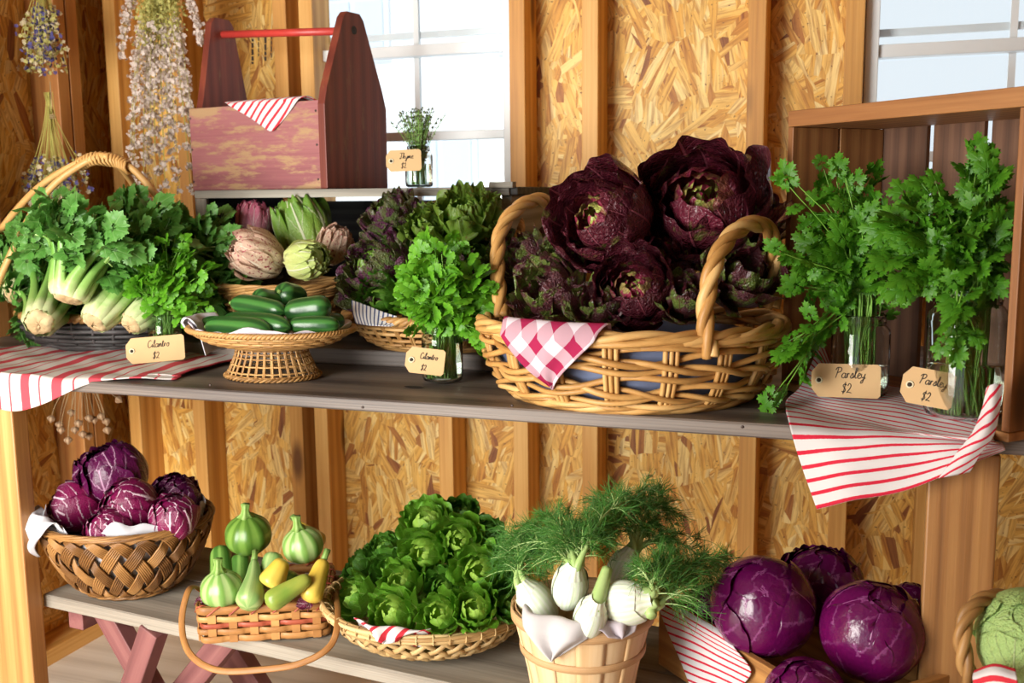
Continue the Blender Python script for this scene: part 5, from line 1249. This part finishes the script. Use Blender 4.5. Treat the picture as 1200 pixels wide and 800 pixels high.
longsq((282, 650), (283, 690), 1.56, 1.52, 13, 15, 'zuc', 'olive zucchini end between the two left round squashes', stem=False)
longsq((298, 655), (290, 712), 1.50, 1.42, 6, 17, 'zucpale', 'pale squash with a slim straight neck at the front centre', bow=.004)
longsq((322, 647), (312, 690), 1.53, 1.49, 12, 14, 'zucpale', 'blunt pale zucchini end behind the yellow squash', stem=False)
longsq((333, 655), (315, 688), 1.475, 1.45, 10, 17, 'yellow', 'short plump yellow squash lying on top in the middle', stem=False)
longsq((364, 676), (312, 708), 1.45, 1.40, 9, 14, 'yelgreen', 'long green and yellow squash slanting at the front right', stem=False)
longsq((380, 655), (362, 705), 1.50, 1.445, 9, 14, 'yellow', 'yellow crookneck squash at the right end with a green stem')
longsq((349, 612), (375, 640), 1.62, 1.60, 5, 14, 'yellow', 'orange yellow squash behind the pale round one', stem=True)
longsq((345, 670), (330, 700), 1.52, 1.50, 14, 15, 'zuc', 'dark zucchini low in the middle of the heap', stem=False)
o = bpy.data.objects.new('radicchio_leaf', HEADS['sprout'][0]); COL.objects.link(o); setrot(o, frame((-.3, -.8, .5)), f(356, 706, 1.455), .014); props(o, 'scrap of radicchio leaf at the right front corner of the squash basket', 'leaf')
o = bpy.data.objects.new('radicchio_leaf', HEADS['sprout'][0]); COL.objects.link(o); setrot(o, frame((-.3, -.8, .5)), f(234, 705, 1.42), .011); props(o, 'scrap of radicchio leaf at the left front corner of the squash basket', 'leaf')

# ------------------------------------------------------------------ bench: green lettuces
Bl = np.array([-.712, 1.560, ZB + .002])
t = thing('lettuce_tray', 'wide shallow bamboo basket full of small green lettuces', 'basket', Bl)
bk = Basket([(.090, .005), (.132, .014), (.163, .036), (.184, .070)], .92)
mb = MB(); bk.base(mb)
for sg in (1, -1):
    for k in range(34):
        h = np.linspace(0, .93, 30); th = 2 * pi * k / 34 + sg * .75 * h; q = (th + sg * .75 * h) * 34 / (2 * pi); off = .0024 * np.cos(pi * q + pi * k) * (1 if sg == 1 else 1) * (1 if sg == 1 else -1)
        Pc = bk.pt(th, h, off); mb.tube(Pc, .0046, 6, caps=False, flat=.25, flatdir=Pc * [1, 1, 0])
obj('basket_body', mb, M['bamboo'], t)
mb = MB(); bk.rim(mb, .0035, .004, strands=3, pitch=2.0); bk.rim(mb, .002, .0035, strands=2, pitch=2.0, h=.93, off=.004); bk.lashing(mb, 44, .0085, .0014, .975); obj('rim', mb, M['bamboo'], t)
mb = corner(bk, -pi / 2 + .02, .072, .006, inn=.022, lift=.010, gap=.008, rimw=.012, seed=9, waves=.006); o = obj('striped_napkin', mb, M['tickb'], solid=.0015, label='red striped napkin peeping over the front rim of the lettuce basket', cat='napkin'); o.location = Bl
G = 'small green lettuces in the bamboo basket'
LT = [('bib', 500, 610, 1.62, 31, (-.1, -.5, .8), 'at the top left of the peak, frilled and facing up'),
      ('bib', 538, 632, 1.56, 29, (.15, -.9, .4), 'near the peak facing straight out with a tight pale rose heart'),
      ('bib', 497, 648, 1.54, 30, (-.15, -.9, .3), 'directly beneath the peak, with a deep dark cup'),
      ('bib', 562, 668, 1.50, 31, (.15, -.85, .4), 'largest pale frilly one at the middle right'),
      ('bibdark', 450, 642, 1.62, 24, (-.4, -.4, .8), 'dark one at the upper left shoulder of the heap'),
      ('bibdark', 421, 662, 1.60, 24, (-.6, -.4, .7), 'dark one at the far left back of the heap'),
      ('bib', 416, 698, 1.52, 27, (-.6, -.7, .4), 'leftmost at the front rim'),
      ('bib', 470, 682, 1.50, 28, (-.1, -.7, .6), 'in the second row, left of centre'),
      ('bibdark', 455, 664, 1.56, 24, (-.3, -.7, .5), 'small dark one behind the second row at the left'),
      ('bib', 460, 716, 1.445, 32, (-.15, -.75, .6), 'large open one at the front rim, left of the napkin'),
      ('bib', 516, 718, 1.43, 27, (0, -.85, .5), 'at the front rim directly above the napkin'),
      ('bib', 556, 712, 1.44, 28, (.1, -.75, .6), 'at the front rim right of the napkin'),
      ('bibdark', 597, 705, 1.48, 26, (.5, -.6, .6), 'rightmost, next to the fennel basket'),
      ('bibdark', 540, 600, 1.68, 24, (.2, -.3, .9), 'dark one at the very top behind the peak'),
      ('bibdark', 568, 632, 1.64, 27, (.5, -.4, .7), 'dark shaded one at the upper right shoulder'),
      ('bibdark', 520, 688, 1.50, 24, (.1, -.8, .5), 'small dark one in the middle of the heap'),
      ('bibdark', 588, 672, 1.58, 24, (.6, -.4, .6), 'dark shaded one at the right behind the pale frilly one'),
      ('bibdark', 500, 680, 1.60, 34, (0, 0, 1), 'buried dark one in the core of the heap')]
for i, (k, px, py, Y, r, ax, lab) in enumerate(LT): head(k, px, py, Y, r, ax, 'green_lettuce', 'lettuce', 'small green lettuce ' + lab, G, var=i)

# ------------------------------------------------------------------ bench: fennel in a stave basket
Bf = np.array([-.398, 1.432, ZB + .002])
t = thing('stave_basket', 'pale round stave basket with thin hoops holding fennel bulbs', 'basket', Bf)
bk = Basket([(.076, .004), (.083, .05), (.095, .10), (.106, .148)], 1.0)
for k in range(16):
    th0 = 2 * pi * k / 16; mb = MB(); a = np.linspace(-.5, .5, 7) * (2 * pi / 16) * 1.10; h = np.linspace(0, 1, 10)
    P = np.stack([bk.pt(th0 + a, hh, .0015 * (k % 2) - .0006 * np.abs(np.linspace(-1, 1, 7))) for hh in h]); U = np.stack(np.broadcast_arrays(h[:, None] * .15, (a * .1)[None], k * .13), -1) + [k * 1.3, 0, 0]
    mb.grid(P, U); o = obj('stave', mb, M['staves'], t, solid=.0016)
mb = MB(); mb.lathe([(.0005, .003), (.075, .003)], 40); obj('base', mb, M['staves'], t)
def hoop(mb, h, hg, off, th_=.0016):
    r, z = bk.rz(h); r += off; mb.lathe([(r - th_, z - hg / 2), (r, z - hg / 2), (r + .0006, z), (r, z + hg / 2), (r - th_, z + hg / 2), (r - th_, z - hg / 2)], 64)
mb = MB(); hoop(mb, .95, .017, .0045); hoop(mb, .95, .017, -.002); obj('rim_hoop', mb, M['hoop'], t)
mb = MB(); hoop(mb, .58, .011, .0042); obj('middle_hoop', mb, M['hoop'], t)
G = 'fennel bulbs in the stave basket'
FR = {}
def filament_mesh():
    v, t_ = [], []; n = 5
    for k in range(n):
        y = k / (n - 1); w_ = .022 * (1 - y * .7); z = -.18 * y * y; v += [(-w_, y, z), (w_, y, z), (0, y, z + w_ * 1.5)]
    for k in range(n - 1):
        b_ = k * 3
        for a_, c_ in ((0, 1), (1, 2), (2, 0)): t_ += [(b_ + a_, b_ + c_, b_ + 3 + c_), (b_ + a_, b_ + 3 + c_, b_ + 3 + a_)]
    v = np.array(v, float); return v, np.zeros((len(v), 3)), np.array(t_)
FM = filament_mesh()
def frond(st, lf, path, g, r0=.0028, dens=1.0, fl=.024, spread=.055):
    P = spline(path, 40); T = nrm(np.gradient(P, axis=0)); st.tube(P, np.linspace(r0, .0008, 40), 6)
    ps, ds, zs = [], [], []
    for k in range(12, 40):
        for q in range(1 + k % 2):
            d = nrm(T[k] * .8 + nrm(g.normal(size=3)) * .9 + [0, 0, .1]); L = spread * (1 - .55 * (k - 12) / 28) * (.6 + .7 * g.random())
            B = bez([P[k], P[k] + d * L * .4, P[k] + d * L * .8 - [0, 0, L * .12], P[k] + d * L - [0, 0, L * .35]], 9); st.tube(B, np.linspace(.0009, .0004, 9), 4, caps=False)
            for j in range(2, 9):
                for z in range(int(2 * dens) + 1): ps.append(B[j]); ds.append(nrm(nrm(B[j] - B[j - 1]) * .8 + nrm(g.normal(size=3)) * .8)); zs.append(fl * (.45 + .75 * g.random()))
    d = np.array(ds); z = nrm(g.normal(size=d.shape)); z = nrm(z - (z * d).sum(1, keepdims=True) * d); x = np.cross(d, z)
    lf.inst(*FM, np.stack([x, d, z], -1), np.array(ps), np.array(zs), g.random(len(ps)))
def fennel(px, py, Y, rpx, ax, label, stalks, seed, flat=.82, el=1.15):
    g = np.random.default_rng(seed); p = f(px, py, Y); zc = -(RW.T @ (p - CAM))[2]; r = rpx * zc / F; t = thing('fennel', label, 'fennel', p, 0, G); R = frame(ax, g.random() * 6.3)
    th = np.linspace(.05, pi * .80, 24); prof = np.stack([r * np.sin(th) ** .85, -r * el * np.cos(th)], -1); prof = np.concatenate([prof, [(r * .50, r * el * .98), (r * .44, r * el * 1.12)]])
    mb = MB(); mb.lathe(prof, 64, ky=flat, rib=lambda a: 1 + .025 * np.cos(a * 14) + .03 * np.cos(a * 2)); mb.a[0][:, [0, 1]] = mb.a[0][:, [1, 0]]; mb.a[0][:, 1] *= 2
    mb.v[0] = mb.v[0] @ R.T
    for k, a in enumerate((0.4, 2.2, 4.0)):            # overlapping outer sheath leaves
        n1, n2 = 12, 12; uu = np.linspace(-1, 1, n1)[:, None] * .95; vv = np.linspace(.1, .93, n2)[None]; tt_ = .05 + vv * (pi * .78 - .05 - .18 * (uu / .95) ** 2)
        rr = r * (1.035 + .01 * k); P = np.stack([rr * np.sin(tt_) ** .85 * np.cos(a + uu), rr * np.sin(tt_) ** .85 * np.sin(a + uu) * flat, -rr * el * np.cos(tt_)], -1) @ R.T
        mb.grid(P, np.stack(np.broadcast_arrays(vv, uu * .5 + a, .2), -1))
    obj('bulb', mb, M['bulb'], t)
    top = (R @ np.array([0, 0, r * el * .75])); st, lf, bs = MB(), MB(), MB()
    for k, (kind, e) in enumerate(stalks):
        e = e - p; s0 = top + (R @ np.array([r * .33 * cos(k * 2.1), r * .25 * sin(k * 2.1), 0])); ax_ = nrm(ax)
        if kind == 'cut':
            P = spline([s0 - ax_ * .006, (s0 + e) / 2, e], 12); bs.tube(P, np.linspace(.0120, .0072, 12), 12, rib=lambda a: 1 + .06 * np.cos(a * 6))
        else:
            L = np.linalg.norm(e - s0); P = [s0 - ax_ * .01, s0 + ax_ * .018 + (e - s0) * .08, (s0 * .5 + e * .5) + np.array([0, 0, kind[1]]), e]; bs.tube(spline(P, 30)[:14], np.linspace(.0100, .0034, 14), 10)
            frond(st, lf, P, g, fl=kind[2], spread=kind[3])
    if bs.n: obj('stalks', bs, M['fstalk'], t)
    if lf.n: obj('frond_stems', st, M['fstalk'], t); obj('fronds', lf, M['frond'], t)
fr = lambda up, fl=.024, sp=.055: ('fr', up, fl, sp)
fennel(668, 686, 1.39, 25, (.25, -.15, .95), 'fennel bulb uppermost in the middle with stalks rising behind', [(fr(.03), f(742, 582, 1.50)), (fr(.02), f(612, 618, 1.50)), (fr(.02), f(668, 612, 1.48)), (fr(.03), f(640, 610, 1.50)), (fr(.02, .026, .06), f(700, 612, 1.50)), (fr(.01), f(760, 572, 1.56)), (fr(.04), f(592, 655, 1.50))], 5)
fennel(629, 706, 1.42, 25, (-.5, -.1, .7), 'fennel bulb at the left against the basket rim', [(fr(.04), f(600, 660, 1.55)), (fr(.03), f(630, 625, 1.56)), (fr(.05), f(590, 640, 1.58))], 6)
fennel(692, 722, 1.345, 23, (.35, -.2, .85), 'fennel bulb low in front behind the white napkin, one cut stalk upright', [('cut', f(712, 665, 1.37))], 7)
fennel(734, 706, 1.37, 28, (.92, -.15, .25), 'fennel bulb lying at the right with cut stalks pointing right', [('cut', f(772, 690, 1.37)), ('cut', f(770, 705, 1.36)), ('cut', f(764, 722, 1.35)), (fr(.02, .018, .03), f(752, 668, 1.40)), (fr(.02), f(820, 668, 1.50)), (fr(.02), f(855, 655, 1.55)), (fr(.02), f(790, 672, 1.45))], 8)
fennel(730, 664, 1.50, 20, (.4, .2, .9), 'shaded fennel bulb at the back behind the others', [(fr(.05), f(780, 600, 1.60)), (fr(.06), f(785, 640, 1.60)), (fr(.05), f(700, 600, 1.60)), (fr(.03), f(835, 660, 1.62))], 9)
mb = corner(bk, -pi / 2 - .12, .068, .042, inn=.04, lift=.014, gap=.008, rimw=.012, seed=3, waves=.006); o = obj('linen_napkin', mb, M['linenblue'], solid=.0015, label='white napkin with a blue woven band hanging over the fennel basket', cat='napkin'); o.location = Bf
mb = corner(bk, -pi / 2 + .75, .055, .006, inn=.03, lift=.010, gap=.006, rimw=.010, seed=6, waves=.005); o = obj('linen_napkin', mb, M['mauve'], solid=.0015, label='lilac grey napkin fold on the right rim of the fennel basket', cat='napkin'); o.location = Bf

# ------------------------------------------------------------------ bench: crate of red cabbages
zr = .522; qa = onZ(772, 706, zr)[:2]; qn = onZ(985, 832, zr)[:2]; ux = nrm(qn - qa); lenA = float(np.linalg.norm(qn - qa)); uy = np.array([-ux[1], ux[0]]); lenB = .31; an3 = math.atan2(ux[1], ux[0])
t = thing('cabbage_crate', 'open wooden crate turned cornerwise holding red cabbages', 'crate', (qa[0], qa[1], ZB + .002), an3)
hC = zr - ZB - .002
for (x, y, sx, sy) in ((lenA / 2, .006, lenA, .012), (lenA / 2, lenB - .006, lenA, .012), (.006, lenB / 2, .012, lenB - .026), (lenA - .006, lenB / 2, .012, lenB - .026)):
    mb = MB(); mb.box((x, y, hC / 2), (sx, sy, hC)); obj('side_board', mb, M['crate2'], t, smooth=False, bevel=.0015)
mb = MB(); mb.box((lenA / 2, lenB / 2, .005), (lenA - .026, lenB - .026, .008)); obj('bottom_board', mb, M['crate2'], t, smooth=False)
G = 'red cabbages in the wooden crate'
for i, (k, px, py, Y, r, ax, lab) in enumerate([
    ('redcab', 893, 711, 1.49, 60, (-.15, -.55, .7), 'big glossy red cabbage at the left with a pale fan of veins'),
    ('redcab', 1021, 738, 1.47, 60, (.1, -.45, .8), 'big glossy red cabbage at the right against the post'),
    ('redcabloose', 963, 686, 1.62, 47, (0, -.2, .9), 'dark loose leaved red cabbage at the back between the two big ones'),
    ('redcab', 832, 716, 1.60, 32, (-.4, -.3, .8), 'shaded red cabbage at the far left beside the striped cloth'),
    ('redcab', 945, 822, 1.36, 50, (0, -.3, .9), 'dark red cabbage lowest in front, cut by the bottom edge'),
    ('redcab', 1068, 708, 1.62, 26, (0, -.3, .9), 'bit of red cabbage at the far right behind the big one')]):
    head(k, px, py, Y, r, ax, 'red_cabbage', 'cabbage', lab, G, var=i)
nrmC = np.array([ux[1], -ux[0], 0.0]); nrmC = nrmC if nrmC[1] < 0 else -nrmC
def onC(px, py, off): r = ray(px, py); P0 = np.array([qa[0], qa[1], 0]) + nrmC * off; k = nrmC.dot(P0 - CAM) / nrmC.dot(r); return CAM + r * k
def rimC(sx, z, off): q = qa + ux * lenA * sx; return np.array([q[0], q[1], z]) + nrmC * off
net = [[rimC(a_, zr - .05, -.022) for a_ in (.02, .16, .30, .46)],
       [rimC(a_, zr + .006, -.012) for a_ in (.01, .16, .31, .47)],
       [rimC(a_, zr + .005, .004) for a_ in (.005, .17, .32, .48)],
       [onC(782, 738, .006), onC(812, 750, .011), onC(846, 768, .006), onC(880, 785, .010)],
       [onC(798, 775, .010), onC(822, 785, .006), onC(846, 795, .012), onC(868, 806, .008)],
       [onC(812, 812, .010), onC(826, 818, .008), onC(842, 824, .010), onC(856, 828, .008)]]
sheet('striped_napkin', net, 'tick', 60, 60, label='red ticking cloth over the left side of the cabbage crate', wr=.0008)

# ------------------------------------------------------------------ right edge: green cabbage
t = thing('low_stool', 'low wooden stool under the green cabbage basket, out at the lower right', 'stool', (.262, 1.30, 0))
mb = MB(); mb.box((0, 0, .40), (.30, .26, .022)); obj('seat', mb, M['bench'], t, smooth=False, bevel=.003)
for x in (-.125, .125):
    for y in (-.105, .105): mb = MB(); mb.box((x, y, .1945), (.03, .03, .389)); obj('leg', mb, M['redleg'], t, smooth=False)
Bg = np.array([.262, 1.30, .4125])
t = thing('cabbage_basket', 'grey-brown willow basket with a twisted loop handle at the right edge', 'basket', Bg)
bk = Basket([(.075, .005), (.09, .02), (.105, .09), (.112, .155)], .95)
mb = MB(); bk.base(mb); bk.stakes(mb, 14, .004, 2, dth=.07); bk.weave(mb, 14, 12, .005, .006, pts_per=6); obj('basket_body', mb, M['wickmid'], t)
mb = MB(); bk.rim(mb, .007, .006, pitch=.12); obj('rim', mb, M['wickmid'], t)
mb = MB(); pts = [f(1138, 800, 1.24), f(1129, 765, 1.24), f(1130, 730, 1.25), f(1147, 706, 1.27), f(1175, 700, 1.31), f(1200, 712, 1.35), f(1210, 760, 1.36)]; twist(mb, np.array(pts) - Bg, .0050, .0058, 3, .085); obj('handle', mb, M['wickmid'], t)
head('greencab', 1206, 750, 1.275, 60, (-.2, -.5, .7), 'green_cabbage', 'cabbage', 'pale green cabbage cut off by the right edge')
net = [[f(1142, 786, 1.22), f(1165, 778, 1.20), f(1190, 784, 1.19)], [f(1140, 796, 1.205), f(1165, 790, 1.185), f(1192, 796, 1.175)], [f(1145, 815, 1.20), f(1168, 812, 1.18), f(1195, 815, 1.17)]]
sheet('striped_napkin', net, 'tickb', 24, 30, label='red striped napkin tucked in front of the green cabbage', wr=.001)

# stencil print on the wall board behind the toolbox
mb = MB()
for k, (px, a, b_) in enumerate(((296, 38, 75), (303, 40, 66), (311, 34, 72), (318, 40, 70), (324, 42, 76), (331, 46, 74))):
    y = a
    while y < b_:
        e_ = min(b_, y + 3 + 5 * rng.random()); p_, q_ = f(px, y, YB - .001), f(px, e_, YB - .001); mb.box((p_ + q_) / 2, (.003 if k % 2 else .006, .0006, abs(p_[2] - q_[2]))); y = e_ + 1.5
obj('stencil_marks', mb, M['nail'], smooth=False, label='faded black stencil printing on the wall board behind the toolbox', cat='stencil')
